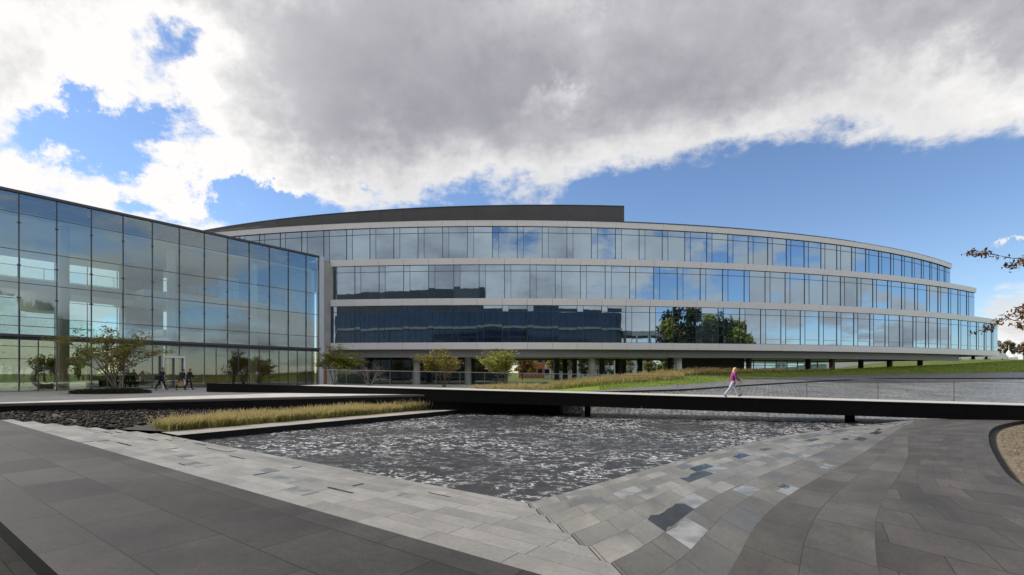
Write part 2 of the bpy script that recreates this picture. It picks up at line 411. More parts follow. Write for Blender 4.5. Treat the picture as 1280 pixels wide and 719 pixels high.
# thin dark wet slots and pale damp patches with painted sky reflection on single slabs
def patch(n0, n1, a, b, mi, z=None):
    k = min(NS-1, max(0, int((n0-3.3+.01)/RHT))); z = ZT+(ZL-ZT)*(k+1)/NS+.004
    P = [ns(n0, a), ns(n0, b), ns(n1, b), ns(n1, a)]
    mb.quad(*[(p.x, p.y, z) for p in P], mi=mi)
for k in range(26):
    kk = RR.randrange(NS); n0 = n_edges[kk]; a = RR.uniform(5.5, 20.5); w = RR.uniform(.25, .9)
    if RR.random() < .62: patch(n0+RHT-RR.uniform(.04, .08), n0+RHT-.01, a, a+w, 2)
    else: patch(n0+.02, n0+RHT-.02, a, a+RR.uniform(.06, .1), 2)
for (k, a, w) in ((2, 7.9, 1.1), (3, 9.4, .8), (1, 10.2, 1.2), (1, 6.6, 1.0), (4, 6.2, .7), (2, 12.2, .8)):
    n0 = n_edges[k]; patch(n0+.03, n0+RHT-.02, a, a+w*.6, 3)
struct(mb.build('pool_steps', ['granite_glare', 'black_stone', 'wet', 'damp_sky_sheen']))

mb = MB()
def rpt(i, f):   # right flight: point between terrace curve (f=0) and lip curve (f=1)
    return (lerp(Tr[i][0], Lr[i][0], f), lerp(Tr[i][1], Lr[i][1], f))
def rz(i, k):
    zt = zter(Tr[i][1]); zl = ZL; return lerp(zt, zl, k/NS)
for k in range(NS):
    fa, fb = k/NS, (k+1)/NS
    for i in range(NR-1):
        a, b, c, d = rpt(i, fa), rpt(i+1, fa), rpt(i+1, fb), rpt(i, fb)
        u0, u1 = lL*i/(NR-1)+k*.35+.3, lL*(i+1)/(NR-1)+k*.35+.3
        mb.quad((*d, rz(i, k+1)), (*c, rz(i+1, k+1)), (*b, rz(i+1, k+1)), (*a, rz(i, k+1)), uv=[(u0, (k+1)*RHT), (u1, (k+1)*RHT), (u1, k*RHT), (u0, k*RHT)], mi=4 if k < 2 else 0)
        mb.quad((*a, rz(i, k+1)), (*b, rz(i+1, k+1)), (*b, rz(i+1, k)), (*a, rz(i, k)), uv=[(u0, .1), (u1, .1), (u1, .2), (u0, .2)])
for i in range(NR-1):
    a, b = Lr[i], Lr[i+1]
    mb.quad((*a, ZL), (*b, ZL), (*b, -1.8), (*a, -1.8), mi=1)
def patch_r(k, i0, i1, f0, f1, mi, jag=0.):
    """standing water or damp with painted sky reflection on one tread between two stations"""
    n = max(2, int((i1-i0)*2)+2); top = []; bot = []
    for q in range(n+1):
        x = lerp(i0, i1, q/n); i = int(x); fr = x-i
        def P(f):
            p0, p1 = rpt(i, (k+f)/NS), rpt(min(i+1, NR-1), (k+f)/NS)
            z = lerp(rz(i, k+1), rz(min(i+1, NR-1), k+1), fr)+.004
            return (lerp(p0[0], p1[0], fr), lerp(p0[1], p1[1], fr), z)
        e = jag*(mnoise.noise(Vector((x*1.7, k*3.1, 0))))
        top.append(P(max(.02, min(.98, f0+e*.6)))); bot.append(P(max(.02, min(.98, f1+e))))
    for q in range(n): mb.quad(top[q], top[q+1], bot[q+1], bot[q], mi=mi)
for (k, i0, i1, f0, f1, mi, j) in (
    (2, 3.0, 5.6, .12, .80, 2, .45), (2, 5.6, 7.0, .05, .95, 3, .1), (1, 8.6, 10.0, .1, .9, 3, .2), (3, 9.0, 11.6, .12, .85, 2, .3), (3, 11.6, 13.4, .05, .95, 3, .25),
    (4, 11.5, 13.5, .2, .85, 2, .2), (4, 13.5, 15, .1, .5, 3, .1), (1, 2.6, 4.2, .08, .92, 3, .1), 
    (0, 9.8, 11.3, .1, .6, 3, .2), (0, 10.6, 11.2, .5, .8, 2, .2), (4, 17, 18.6, .1, .85, 2, .2), (3, 17.2, 18.6, .1, .5, 3, .2), (4, 18.7, 20.2, .1, .8, 3, .1),
    (2, 19, 20.6, .1, .6, 3, .2), (5, 6, 7.6, .05, .25, 2, 0), (5, 10.4, 12.4, .05, .3, 2, .1), (5, 14.2, 16.0, .05, .3, 2, .1), (4, 21.2, 22.4, .2, .8, 2, .3),
    (3, 23, 24.6, .2, .7, 3, .1), (2, 24, 25.6, .3, .8, 3, .1), (5, 21, 22.2, .1, .9, 3, .1), (3, 28, 30.2, .15, .8, 2, .2), (1, 30.2, 32.4, .2, .8, 2, .3), (2, 29.8, 31.4, .3, .7, 2, .2),
    (1, 36, 38.6, .15, .9, 2, .3), (4, 33, 35, .3, .7, 3, .2), (2, 40, 42, .3, .7, 2, .3), (0, 16, 17.4, .3, .7, 3, .2), (5, 26, 28, .1, .5, 3, .1), (4, 4.2, 6.0, .1, .95, 3, .1),
    (5, 2.2, 4.0, .1, .95, 3, .1), (5, 12.6, 14.0, .4, .95, 3, .1)):
    patch_r(min(NS-1, int(k*1.34+.3)), i0, i1, f0, f1, mi, j)
struct(mb.build('curved_pool_steps', ['granite_steps', 'black_stone', 'wet', 'damp_sky_sheen', 'granite_edge']))

# lower paving beside the photographer and the wide ground sheet (leaves out the sunken pool area)
mb = MB()
gx0, gx1, gy0, gy1 = -46, 72, -2.2, 50
for (x0, y0, x1, y1) in ((-900, -900, 900, gy0), (-900, gy0, gx0, gy1), (gx1, gy0, 900, gy1), (-900, gy1, 900, 1500)):
    mb.quad((x0, y0, -.5), (x1, y0, -.5), (x1, y1, -.5), (x0, y1, -.5))
mb.quad((gx0, gy0, -2.2), (gx1, gy0, -2.2), (gx1, gy1, -2.2), (gx0, gy1, -2.2))
struct(mb.build('ground', 'field'))
mb = MB()
P = [ns(1.03, 44), ns(1.03, -8), ns(-14, -8), ns(-14, 44)]
mb.add([(p.x, p.y, -.47) for p in P], [[3, 2, 1, 0]], uvs=[(44, 1), (-8, 1), (-8, -14), (44, -14)])
struct(mb.build('lower_pavement', 'lower_stone'))

# water: level lower pool that runs on under the bridge into a sloping upper sheet
COLS = [  # (px, inner y, inner Y, outer y, outer Y, crest y, crest Y)
    (690, 490.5, 31.6, 490, 33, 485, 44), (745, 489.5, 32., 488, 34, 477.5, 46), (800, 488, 32.6, 484, 37, 471.5, 49), (860, 486, 34, 480, 42, 467.5, 52),
    (919, 482, 40, 475.5, 48, 465.5, 55), (1024, 476, 50, 469.5, 57, 463, 61), (1103, 473, 56, 467.7, 62, 459, 66), (1190, 472.6, 57, 466.5, 63, 455.4, 71),
    (1280, 472.3, 56, 465.4, 62, 450.3, 74), (1420, 472.3, 50, 465, 56, 446, 68)]
inner = [(at(c[0], c[2]), c[2], zat(c[1], c[2])) for c in COLS]
outer = [(at(c[0], c[4]), c[4], zat(c[3], c[4])) for c in COLS]
crest = [(at(c[0], c[6]), c[6], zat(c[5], c[6])) for c in COLS]
NI = 40
innr = smooth_curve(inner, 8); outr = smooth_curve(outer, 8); crsr = smooth_curve(crest, 8)
NI = len(innr)
mb = MB()
low = [(lerp(1.5, 46, i/(NI-1)), lerp(32., 20., i/(NI-1))) for i in range(NI)]
NJ = 14
def wp(i, j):
    f = j/NJ; e = f**1.15
    a = low[i]; b = innr[i]
    return (lerp(a[0], b[0], f), lerp(a[1], b[1], f), lerp(ZW, b[2]-.11, e))
for i in range(NI-1):
    for j in range(NJ): mb.quad(wp(i, j), wp(i+1, j), wp(i+1, j+1), wp(i, j+1), mi=1)
# choppy surface of the lower pool (runs on below the steps and walls that hold it)
def chop(x, y):
    p = Vector((x*.8+y*.3, y*1.15-x*.2, 0)); q = Vector((x*2.1, y*2.6, 5.))
    e = 1-abs(mnoise.noise(p*1.05))*2; g_ = 1-abs(mnoise.noise(q*1.0))*2
    return .030*e+.022*g_+.02*mnoise.noise(Vector((x*4.3, y*4.9, 9.)))
GS = .16; gw_ = {}
nx, ny = int(46/GS), int(27.5/GS)
def inside(x, y):
    n_ = x*D2.x+y*D2.y
    if n_ < 6.6: return False
    if (Vector((x, y))-c0_).dot(D1) > .9: return False
    yl = 32-(x-1.5)*.2697
    if y > yl+.3 and x > 1.4: return False
    if x > 3 and y < x*.62+5.0: return False
    return y < 34.5
c0_ = Vector((-12.2, 17.9)); vid = {}; wvs = []; wfs = []
def wv_id(i, j):
    if (i, j) not in vid:
        x, y = -14+i*GS, 7+j*GS; vid[i, j] = len(wvs); wvs.append((x, y, ZW+chop(x, y)-.03))
    return vid[i, j]
for i in range(nx):
    for j in range(ny):
        if inside(-14+(i+.5)*GS, 7+(j+.5)*GS): wfs.append([wv_id(i, j), wv_id(i+1, j), wv_id(i+1, j+1), wv_id(i, j+1)])
mb.add(wvs, wfs)
struct(mb.build('pool_water', ['water', 'cascade'], smooth=True))

# path along the upper water with its dark kerb, and the lawn rising behind it
mb = MB(); lw = MB(); kb = MB()
ul = 0
for i in range(NI-1):
    a, b, c, d = innr[i], innr[i+1], outr[i+1], outr[i]
    L = math.dist(a, b)
    mb.quad(a, b, c, d, uv=[(ul, 0), (ul+L, 0), (ul+L, 4), (ul, 4)]); ul += L
    mb.quad((a[0], a[1], a[2]), (b[0], b[1], b[2]), (b[0], b[1], b[2]-.6), (a[0], a[1], a[2]-.6), mi=1)
    M = 10
    for j in range(M):
        def q(ii, jj):
            f = jj/M; o, k = outr[ii], crsr[ii]
            return (lerp(o[0], k[0], f), lerp(o[1], k[1], f), lerp(o[2]+.012, k[2], f)+.22*math.sin(math.pi*f)*(.3+.7*ii/NI)*.4)
        lw.quad(q(i, j), q(i+1, j), q(i+1, j+1), q(i, j+1))
    k0, k1 = crsr[i], crsr[i+1]
    lw.quad(k0, k1, (k1[0]*1.12, k1[1]+9, -.1 if i < NI*.6 else .8), (k0[0]*1.12, k0[1]+9, -.1 if i < NI*.6 else .8))
struct(mb.build('garden_path', ['path_stone', 'black_stone'])); struct(lw.build('lawn', 'lawn', smooth=True))

# plaza
mb = MB()
plz = [(-62, -2), (-22, 21), (-10.5, 27.5), (-5.3, 30.4), (3.0, 30.6), (4.5, 36), (4.2, 46), (10, 60), (10, 84), (-95, 84), (-95, -2)]
mb.prism(plz, -1.6, 0, mi=1, mtop=0)
struct(mb.build('plaza_pavement', ['plaza_stone', 'black_stone']))
# pale coping slabs along the plaza's front edge
mb = MB()
for a, b in zip(plz[:3], plz[1:4]):
    mb.slab(a, b, .04, .65, -.10, .012)
struct(mb.build('plaza_kerb', 'strip_stone'))

# stone strip between planting and pool
mb = MB()
c0 = Vector((-12.2, 17.9)); wv_ = D1*1.6
ca = c0-D2*.15; cb = c0+D2*18
P = [ca, cb, cb+wv_, ca+wv_]
mb.add([(p.x, p.y, ZL+.002) for p in P], [[0, 1, 2, 3]], uvs=[(0, 0), (18, 0), (18, 1.6), (0, 1.6)])
mb.quad((P[0].x, P[0].y, ZL), (P[1].x, P[1].y, ZL), (P[1].x, P[1].y, -1.8), (P[0].x, P[0].y, -1.8), mi=1)
struct(mb.build('stone_path', ['strip_stone', 'black_stone']))

# rock bed + grass strip (soil sheet below)
Pl = [(-34, 14.1), (-22, 21), (-10.5, 27.5), (-6.2, 29.9), (-4.0, 31.6)]
Ql = [(-24.5, 13.2), (-18.9, 17.3), (-13.3, 18.9), (-8.5, 25.9), (-3.4, 33.0)]
Pz = [-.34, -.36, -.62, -.75, -.85]; Qz = [-.42, -.45, -.95, -.95, -.95]
mb = MB()
def bed(u, f):
    a = polyline([(*p, z) for p, z in zip(Pl, Pz)], u); b = polyline([(*p, z) for p, z in zip(Ql, Qz)], u)
    return tuple(lerp(x, y, f) for x, y in zip(a, b))
for i in range(24):
    for j in range(8): mb.quad(bed(i/24, j/8), bed((i+1)/24, j/8), bed((i+1)/24, (j+1)/8), bed(i/24, (j+1)/8))
struct(mb.build('soil_ground', 'soil_rim_shade'))
mb = MB(); RR = random.Random(11)
ico = bmesh.new(); bmesh.ops.create_icosphere(ico, subdivisions=1, radius=1)
iv = [v.co.copy() for v in ico.verts]; iff = [[v.index for v in f.verts] for f in ico.faces]; ico.free()
def dist_strip(x, y): return (Vector((x, y))-c0).dot(D1)-1.6
for k in range(7500):
    p = bed(RR.random()**.9, RR.random())
    if dist_strip(p[0], p[1]) < 1.5 and p[0] > -15: continue
    r = RR.uniform(.035, .10); sx, sy, sz = RR.uniform(.7, 1.3), RR.uniform(.7, 1.3), RR.uniform(.45, .9)
    rot = Matrix.Rotation(RR.uniform(0, 6.3), 3, 'Z') @ Matrix.Rotation(RR.uniform(-.6, .6), 3, 'X')
    o = RR.uniform(0, 50)
    vs = []
    for v in iv:
        w = v*(1+.35*mnoise.noise(v*1.3+Vector((o, 0, 0)))); w = rot @ Vector((w.x*sx*r, w.y*sy*r, w.z*sz*r)); vs.append((p[0]+w.x, p[1]+w.y, p[2]+r*.3+w.z))
    mb.add(vs, iff)
tag(mb.build('black_rock_gravel', 'rock'), 'bed of loose dark rocks below the plaza edge', 'rocks', kind='stuff')

def blades(mb, x, y, z, h, n, spread, RR, lean=.5, w=.012, head=True):
    for k in range(n):
        a = RR.uniform(0, 6.283); l = RR.uniform(.2, 1)*lean*h; hh = h*RR.uniform(.65, 1.1)
        bx, by = x+RR.gauss(0, spread*.4), y+RR.gauss(0, spread*.4)
        dx, dy = math.cos(a), math.sin(a); px_, py_ = -dy*w, dx*w
        m = (bx+dx*l*.35, by+dy*l*.35, z+hh*.62); t_ = (bx+dx*l, by+dy*l, z+hh*RR.uniform(.85, 1))
        mb.add([(bx-px_, by-py_, z), (bx+px_, by+py_, z), (m[0]+px_, m[1]+py_, m[2]), (m[0]-px_, m[1]-py_, m[2])], [[0, 1, 2, 3]], 0, RR.uniform(0, .45))
        mb.add([(m[0]-px_, m[1]-py_, m[2]), (m[0]+px_, m[1]+py_, m[2]), t_], [[0, 1, 2]], 0, RR.uniform(.35, .75))
        if head and RR.random() < .4:
            q = w*1.6
            mb.add([(t_[0]-q, t_[1], t_[2]-.07), (t_[0]+q, t_[1], t_[2]-.07), (t_[0]+dx*.03, t_[1]+dy*.03, t_[2]+.08)], [[0, 1, 2]], 0, RR.uniform(.7, 1))
mb = MB(); RR = random.Random(5)
for k in range(620):
    u = RR.uniform(.0, 15.6); d = 1.68+RR.uniform(0, 1.75)*(1 if u > 3 else .5+u/6)
    p = c0+D2*u+D1*d
    cl_ = .72+.55*(.5+.5*mnoise.noise(Vector((p.x*1.5, p.y*1.5, 2))))
    blades(mb, p.x, p.y, -.95, RR.uniform(.4, .62)*cl_, 32, .34, RR, .85, .007)
tag(mb.build('fountain_grass', 'grass_tall'), 'strip of tawny fountain grass beside the pale stone strip', 'ornamental grass', kind='stuff')
mb = MB(); RR = random.Random(6)
for k in range(900):
    t_ = RR.uniform(.0, .58); i = t_*(NI-1); o = polyline(outr, t_); c_ = polyline(crsr, t_)
    f = RR.uniform(.35, 1.02) if t_ < .32 else RR.uniform(.72, 1.05)
    if t_ > .4 and RR.random() < (t_-.4)*5: continue
    x, y, z = (lerp(a, b, f) for a, b in zip(o, c_))
    blades(mb, x, y, z, RR.uniform(.35, .75)*(1-.5*max(0, t_-.35)/.25), 16, .5, RR, .5, .016)
for k in range(240):
    x = RR.uniform(-4.5, 4.5); y = RR.uniform(36.5, 43)+.2*x
    if x < -1 and y < 38.5-(x+1)*1.: continue
    blades(mb, x, y, 0, RR.uniform(.3, .62)*(1-.5*max(0, -x)/4.5), 16, .45, RR, .5, .016)
tag(mb.build('meadow_grass', 'grass_reed'), 'golden meadow grass on the bank behind the footbridge', 'meadow grass', kind='stuff')
mb = MB(); RR = random.Random(16)
for k in range(26000):
    t_ = RR.uniform(.12, .97); f = RR.random()
    o = polyline(outr, t_); c_ = polyline(crsr, t_); x, y, z = (lerp(a, b, f) for a, b in zip(o, c_))
    z += .22*math.sin(math.pi*f)*(.3+.7*t_)*.4
    h = RR.uniform(.05, .13); a = RR.uniform(0, 6.28); dx, dy = math.cos(a)*.035, math.sin(a)*.035
    mb.add([(x-dx, y-dy, z-.02), (x+dx, y+dy, z-.02), (x+RR.gauss(0, .04), y+RR.gauss(0, .04), z+h)], [[0, 1, 2]], 0, RR.random())
tag(mb.build('lawn_grass', 'grass_lawn'), 'mown green grass blades on the lawn slope', 'grass', kind='stuff')

# gravel bed at the right of the terrace
mb = MB()
for i in range(NR-1):
    a, b = Er[i], Er[i+1]
    for j in range(6):
        f0, f1 = j/6, (j+1)/6
        mb.quad((a[0]+f0*26, a[1]-f0*6, zter(a[1])-.14), (a[0]+f1*26, a[1]-f1*6, zter(a[1])-.14), (b[0]+f1*26, b[1]-f1*6, zter(b[1])-.14), (b[0]+f0*26, b[1]-f0*6, zter(b[1])-.14))
    mb.quad((a[0]+.01, a[1]-.004, zter(a[1])-.134), (a[0]+.2, a[1]-.05, zter(a[1])-.134), (b[0]+.2, b[1]-.05, zter(b[1])-.134), (b[0]+.01, b[1]-.004, zter(b[1])-.134), mi=1)  # dark strip: shadow inside the kerb put into the colour
struct(mb.build('gravel_ground', ['gravel', 'soil_rim_shade']))
mb = MB(); RR = random.Random(21)
for k in range(9000):
    i = RR.uniform(20, NR-2); e = polyline(Er, i/(NR-1)); f = RR.uniform(.012, .24)
    x, y, z = e[0]+f*26, e[1]-f*6, zter(e[1])-.14
    r = RR.uniform(.012, .03); rot = Matrix.Rotation(RR.uniform(0, 6.3), 3, 'Z')
    vs = [rot @ Vector((v.x*r*1.3, v.y*r, v.z*r*.7)) for v in iv]
    mb.add([(x+v.x, y+v.y, z+v.z+r*.2) for v in vs], iff)
tag(mb.build('pebble_gravel', 'gravel'), 'tan pebbles in the gravel bed at the right edge', 'gravel', kind='stuff')
mb = MB()
for k in range(40):
    a, b = math.pi*.5+k*.04, math.pi*.5+(k+1)*.04
mb.slab((16.8, 15.6), (26., 15.0), .0, .10, zter(16)-.13, zter(16)-.105)
tag(mb.build('stone_edging', 'concrete'), 'thin pale edging strip lying across the tan gravel bed', 'edging')
mb = MB(); RR = random.Random(8)
for k in range(60):
    if k < 34:
        i = RR.uniform(3, NR-4); e = polyline(Er, i/(NR-1)); x, y = e[0]+RR.uniform(.03, .45), e[1]-RR.uniform(0, .1); z = zter(e[1])-.125
    else:
        i = RR.randrange(8, NR-6); f = RR.random(); x = lerp(Tr[i][0], Er[i][0], f); y = lerp(Tr[i][1], Er[i][1], f); z = zter(y)+.006
    s_ = RR.uniform(.02, .04) if k < 34 else RR.uniform(.014, .03); a = RR.uniform(0, 6.3); c, s = math.cos(a)*s_, math.sin(a)*s_
    mb.add([(x-c, y-s, z), (x+s*.6, y-c*.6, z+.008), (x+c, y+s, z+.004), (x-s*.6, y+c*.6, z+.012)], [[0, 1, 2, 3]])
tag(mb.build('leaf_litter', 'leaf_litter'), 'scattered dry brown leaves on the dark terrace and gravel edge', 'fallen leaves', kind='stuff')

# ------------------------------------------------------------------ footbridge
BA = Vector((-21.8, 34.5)); BD = Vector((.968, -.252)).normalized(); BN = Vector((-BD.y, BD.x))  # BN points away from camera
if BN.y < 0: BN = -BN
def bz(s): return lerp(.635, -.19, s/47.2)
def bp(s, w=0): p = BA+BD*s+BN*w; return p
br = thing('footbridge', 'long black footbridge with pale deck crossing the pool', 'bridge', loc=(*bp(24), -1.2))
WB = 3.1
mb = MB(); seg = [0, 7.6, 14, 20, 26, 32, 38, 44, 50, 62]
def beam(mb, s0, s1, w0, w1, top, bot, mi=0):
    P = []
    for d in (0, 1):
        for (s, w) in ((s0, w0), (s1, w0), (s1, w1), (s0, w1)):
            p = bp(s, w); P.append((p.x, p.y, bz(s)+(top if d else bot)))
    mb.hexa(P, mi)
e = MB()
for k in range(21):
    beam(e, k*3, k*3+2.985, 0, .25, 0, -.62 if k < 4 else -.74)
    beam(e, k*3, k*3+3, .02, .24, -.01, -.60)
    beam(e, k*3, k*3+2.985, -.035, -.001, -.0, -.06)
e.build('edge_beam', 'black_steel', br)
e = MB(); beam(e, 7.6, 62, WB-.25, WB, 0, -.80); e.build('edge_beam', 'black_steel', br)
e = MB()
for k in range(34):
    s = 7.6+k*1.6; beam(e, s, min(s+1.59, 62), .252, WB-.252, .012, -.1)
dk = e.build('deck', 'concrete', br); dk.data.materials[0] = MAT['deck_pale']
e = MB(); beam(e, 9, 62, .5, WB-.5, -.101, -.6); e.build('soffit', 'black_steel', br)
for s in (26.9, 40.5, 54):
    e = MB(); p = bp(s, 1.0); e.box(p.x-.16, p.y-.16, -1.9, p.x+.16, p.y+.16, bz(s)-.601); e.build('pier', 'black_steel', br)
rl = thing('glass_railing', 'glass railing with thin posts along the far side of the footbridge', 'railing', loc=(*bp(24, WB), .2))
s = 7.6; k = 0
hr = MB()
hs = [7.6+1.75*i for i in range(31)]
hr.tube([(*bp(s, WB-.12), bz(s)+1.09) for s in hs], .020, 8); hr.build('handrail', 'rail_metal', rl)
for i, s in enumerate(hs):
    e = MB(); p = bp(s, WB-.12)
    if i == 0:
        e.box(p.x-.09, p.y-.09, bz(s), p.x+.09, p.y+.09, bz(s)+1.12)
        tag(e.build('post', 'wood', rl), 'brown wooden end post')
    elif s < 22 or i % 2 == 0:
        e.box(p.x-.013, p.y-.013, bz(s), p.x+.013, p.y+.013, bz(s)+1.08); e.build('post', 'rail_metal', rl)
    if i < len(hs)-1:
        g = MB(); a, b = bp(s+.03, WB-.12), bp(hs[i+1]-.03, WB-.12)
        n = BN*.006
        z0, z1 = bz(s), bz(hs[i+1])
        g.hexa([(a.x-n.x, a.y-n.y, z0+.08), (b.x-n.x, b.y-n.y, z1+.08), (b.x+n.x, b.y+n.y, z1+.08), (a.x+n.x, a.y+n.y, z0+.08),
                (a.x-n.x, a.y-n.y, z0+1.05), (b.x-n.x, b.y-n.y, z1+1.05), (b.x+n.x, b.y+n.y, z1+1.05), (a.x+n.x, a.y+n.y, z0+1.05)])
        g.build('glass_panel', 'rail_glass', rl)

# ------------------------------------------------------------------ curved office building
ob = thing('office_building', 'long curved four-storey office building with stepped glass bands', 'building', loc=(5, 60, 0))
RB = random.Random(2)
class Arc:
    def __init__(s, R_, cx, Y0): s.R = R_; s.cx = cx; s.cy = Y0+R_
    def a(s, X): return math.asin((X-s.cx)/s.R)
    def p(s, a, off=0): return Vector((s.cx+(s.R+off)*math.sin(a), s.cy-(s.R+off)*math.cos(a)))
def arc_band(mb, A, a0, a1, off, th, z0, z1, n, gap=0, mi=0):
    for k in range(n):
        b0, b1 = lerp(a0, a1, k/n), lerp(a0, a1, (k+1)/n)
        g = gap/A.R/2
        P = [A.p(b0+g, off), A.p(b1-g, off), A.p(b1-g, off-th), A.p(b0+g, off-th)]
        mb.hexa([(*q, z0) for q in P]+[(*q, z1) for q in P], mi)
A4 = Arc(130, -2, 56.0); A3 = Arc(150, -2, 55.7); A2 = Arc(155, -2, 55.5)
BAY = 2.89
rows = [(A4, -46., 71.2, 14.58, 18.35, 19.02), (A3, -21.3, 71.9, 9.93, 13.85, 14.58), (A2, -21.2, 78.2, 4.88, 9.16, 9.93)]
for ri, (A, xl, xr, z0, z1, z2) in enumerate(rows):
    a1 = A.a(xr); a0 = A.a(xl); nb = round((a1-a0)*A.R/BAY)
    if ri == 0: a0 = a1-nb*BAY/A.R
    sp = MB(); arc_band(sp, A, a0, a1, .22, .5, z1+.002, z2, nb, .022)
    bk = MB(); arc_band(sp, A, a0, a1, .19, .45, z1+.01, z2-.01, nb, 0, 1)
    sp.build('spandrel', ['spandrel', 'dark_metal'], ob)
    wb = MB(); arc_band(wb, A, a0, a1, -.45, .2, z0, z1, nb); band = wb.build('window_band', 'dark_wall', ob)
    for k in range(nb):
        b0, b1 = lerp(a0, a1, k/nb), lerp(a0, a1, (k+1)/nb)
        bm_ = lerp(b0, b1, .25)
        zt = z1-.72; w = MB(); da = .035/A.R; db = .022/A.R
        blind = RB.random() < .10
        for (c0_, c1_) in ((b0+da, bm_-db), (bm_+db, b1-da)):
            ti = (RB.gauss(0, .002), RB.gauss(0, .002))
            tn = .97 if blind else RB.uniform(.2, .75)
            w.slab(A.p(c0_), A.p(c1_), 0, .03, z0+.05, zt-.025, 0, tn, ti)
            w.slab(A.p(c0_), A.p(c1_), 0, .03, zt+.025, z1-.03, 0, RB.uniform(.3, .8), (RB.gauss(0, .0015), ti[1]))
            w.slab(A.p(c0_), A.p(c1_), .035, .08, zt-.024, zt+.024, 1)
        w.slab(A.p(b0-da*.8), A.p(b0+da*.8), .05, .12, z0, z1, 1)
        w.slab(A.p(bm_-db*.9), A.p(bm_+db*.9), .03, .09, z0, z1, 1)
        w.slab(A.p(b0+da*1.01), A.p(b1-da*1.01), .045, .1, z0, z0+.048, 1)
        w.slab(A.p(b0+da*1.01), A.p(b1-da*1.01), .045, .1, z1-.028, z1, 1)
        if ri == 2: w.slab(A.p(bm_+db), A.p(b1-da), .034, .07, z0+.62, z0+.655, 1)
        w.build('window', ['coated_glass', 'dark_metal'], band)
    # floor plate and end walls
    fl = MB(); n = 36; f_ = []
    pts = [A.p(lerp(a0, a1, k/n), .15) for k in range(n+1)]+[A.p(lerp(a1, a0, k/n), -19) for k in range(n+1)]
    fl.prism([(p.x, p.y) for p in pts], z1+.02, z2-.02); fl.build('floor_slab', 'roof_dark', ob)
    ew = MB()
    for aa in (a0, a1):
        ew.slab(A.p(aa, -.5), A.p(aa, -18.8), .0, .3, z0, z1)
    nbk = 20
    for k in range(nbk): ew.slab(A.p(lerp(a0, a1, k/nbk), -18.7), A.p(lerp(a0, a1, (k+1)/nbk), -18.7), 0, .2, z0, z1)
    ew.build('end_wall', 'dark_wall', ob)
# lowest band, recessed grey fascia and soffit
A = A2; a1 = A.a(78.2); a0 = A.a(-21.2); nb = round((a1-a0)*A.R/BAY)
sp = MB(); arc_band(sp, A, a0, a1, .22, .5, 4.1, 4.878, nb, .022); arc_band(sp, A, a0, a1, .19, .45, 4.11, 4.87, nb, 0, 1); sp.build('spandrel', ['spandrel', 'dark_metal'], ob)
a1b = A.a(67.5)
sp = MB(); arc_band(sp, A, a0, a1b, -.75, .4, 3.22, 4.098, round(nb*.9), .02); arc_band(sp, A, a0, a1b, -.8, .3, 3.24, 4.09, round(nb*.9), 0); sp.build('soffit_fascia', 'soffit', ob)
sp = MB(); n = 36
pts = [A.p(lerp(a0, a1, k/n), .1) for k in range(n+1)]+[A.p(lerp(a1, a0, k/n), -19) for k in range(n+1)]
sp.prism([(p.x, p.y) for p in pts], 4.105, 4.3)
pts = [A.p(lerp(a0, a1b, k/n), -.85) for k in range(n+1)]+[A.p(lerp(a1b, a0, k/n), -18.9) for k in range(n+1)]
sp.prism([(p.x, p.y) for p in pts], 3.35, 3.6); sp.build('soffit', 'soffit', ob)
# roof edge and penthouse
A = A4; sp = MB(); arc_band(sp, A, A.a(-47), A.a(47), -.35, .4, 19.02, 19.34, 40); arc_band(sp, A, A.a(-48), A.a(71), .25, .5, 19.022, 19.06, 50); sp.build('roof_edge', 'dark_metal', ob)
AP = Arc(115, 4, 58.2); sp = MB(); arc_band(sp, AP, AP.a(-58), AP.a(13.6), 0, .4, 19.0, 21.55, 25, .03); arc_band(sp, AP, AP.a(-58), AP.a(13.6), -.02, .3, 19.0, 21.54, 25, 0)
arc_band(sp, AP, AP.a(-58), AP.a(13.6), .06, .5, 21.55, 21.64, 25, 0)
sp.slab(AP.p(AP.a(13.6), 0), AP.p(AP.a(13.6), -11), .0, .3, 19.0, 21.55); sp.build('penthouse', 'pent_metal', ob)
# ground floor: glazed lobby set back, piers, dark core walls
AG = Arc(145, -2, 61.5); lb = MB()
gw = MB()
for k in range(15):
    x0, x1 = -23+k*1.5, -23+(k+1)*1.5
    gw.slab(AG.p(AG.a(x0)), AG.p(AG.a(x1)), 0, .03, .15, 3.34, 0); gw.slab(AG.p(AG.a(x0)-.0003), AG.p(AG.a(x0)+.0003), .06, .14, .15, 3.34, 1)
    gw.slab(AG.p(AG.a(x0)+.0004), AG.p(AG.a(x1)-.0004), .05, .12, .05, .149, 1); gw.slab(AG.p(AG.a(x0)+.0004), AG.p(AG.a(x1)-.0004), .05, .12, 2.5, 2.56, 1)
gw.build('lobby_wall', ['lobby_dark', 'dark_metal'], ob)
cw = MB()
[(cw := MB(), cw.box(*q), cw.build('core_wall', 'dark_wall', ob)) for q in ((-24, 66, 0, -.8, 66.3, 3.35), (-17.5, 62.6, 0, -14.5, 65.9, 3.34), (-9, 62.8, 0, -6, 65.9, 3.34), (22, 63.5, -.3, 30.5, 63.9, 3.34))]
ob.children[-1].data.materials[0] = MAT['wood_tree_reflection']
def col(x, y, r, mat, name='column', z0=-.3, z1=3.34):
    e = MB(); e.tube([(x, y, z0), (x, y, z1)], r, 16); return e.build(name, mat, ob, smooth=False)
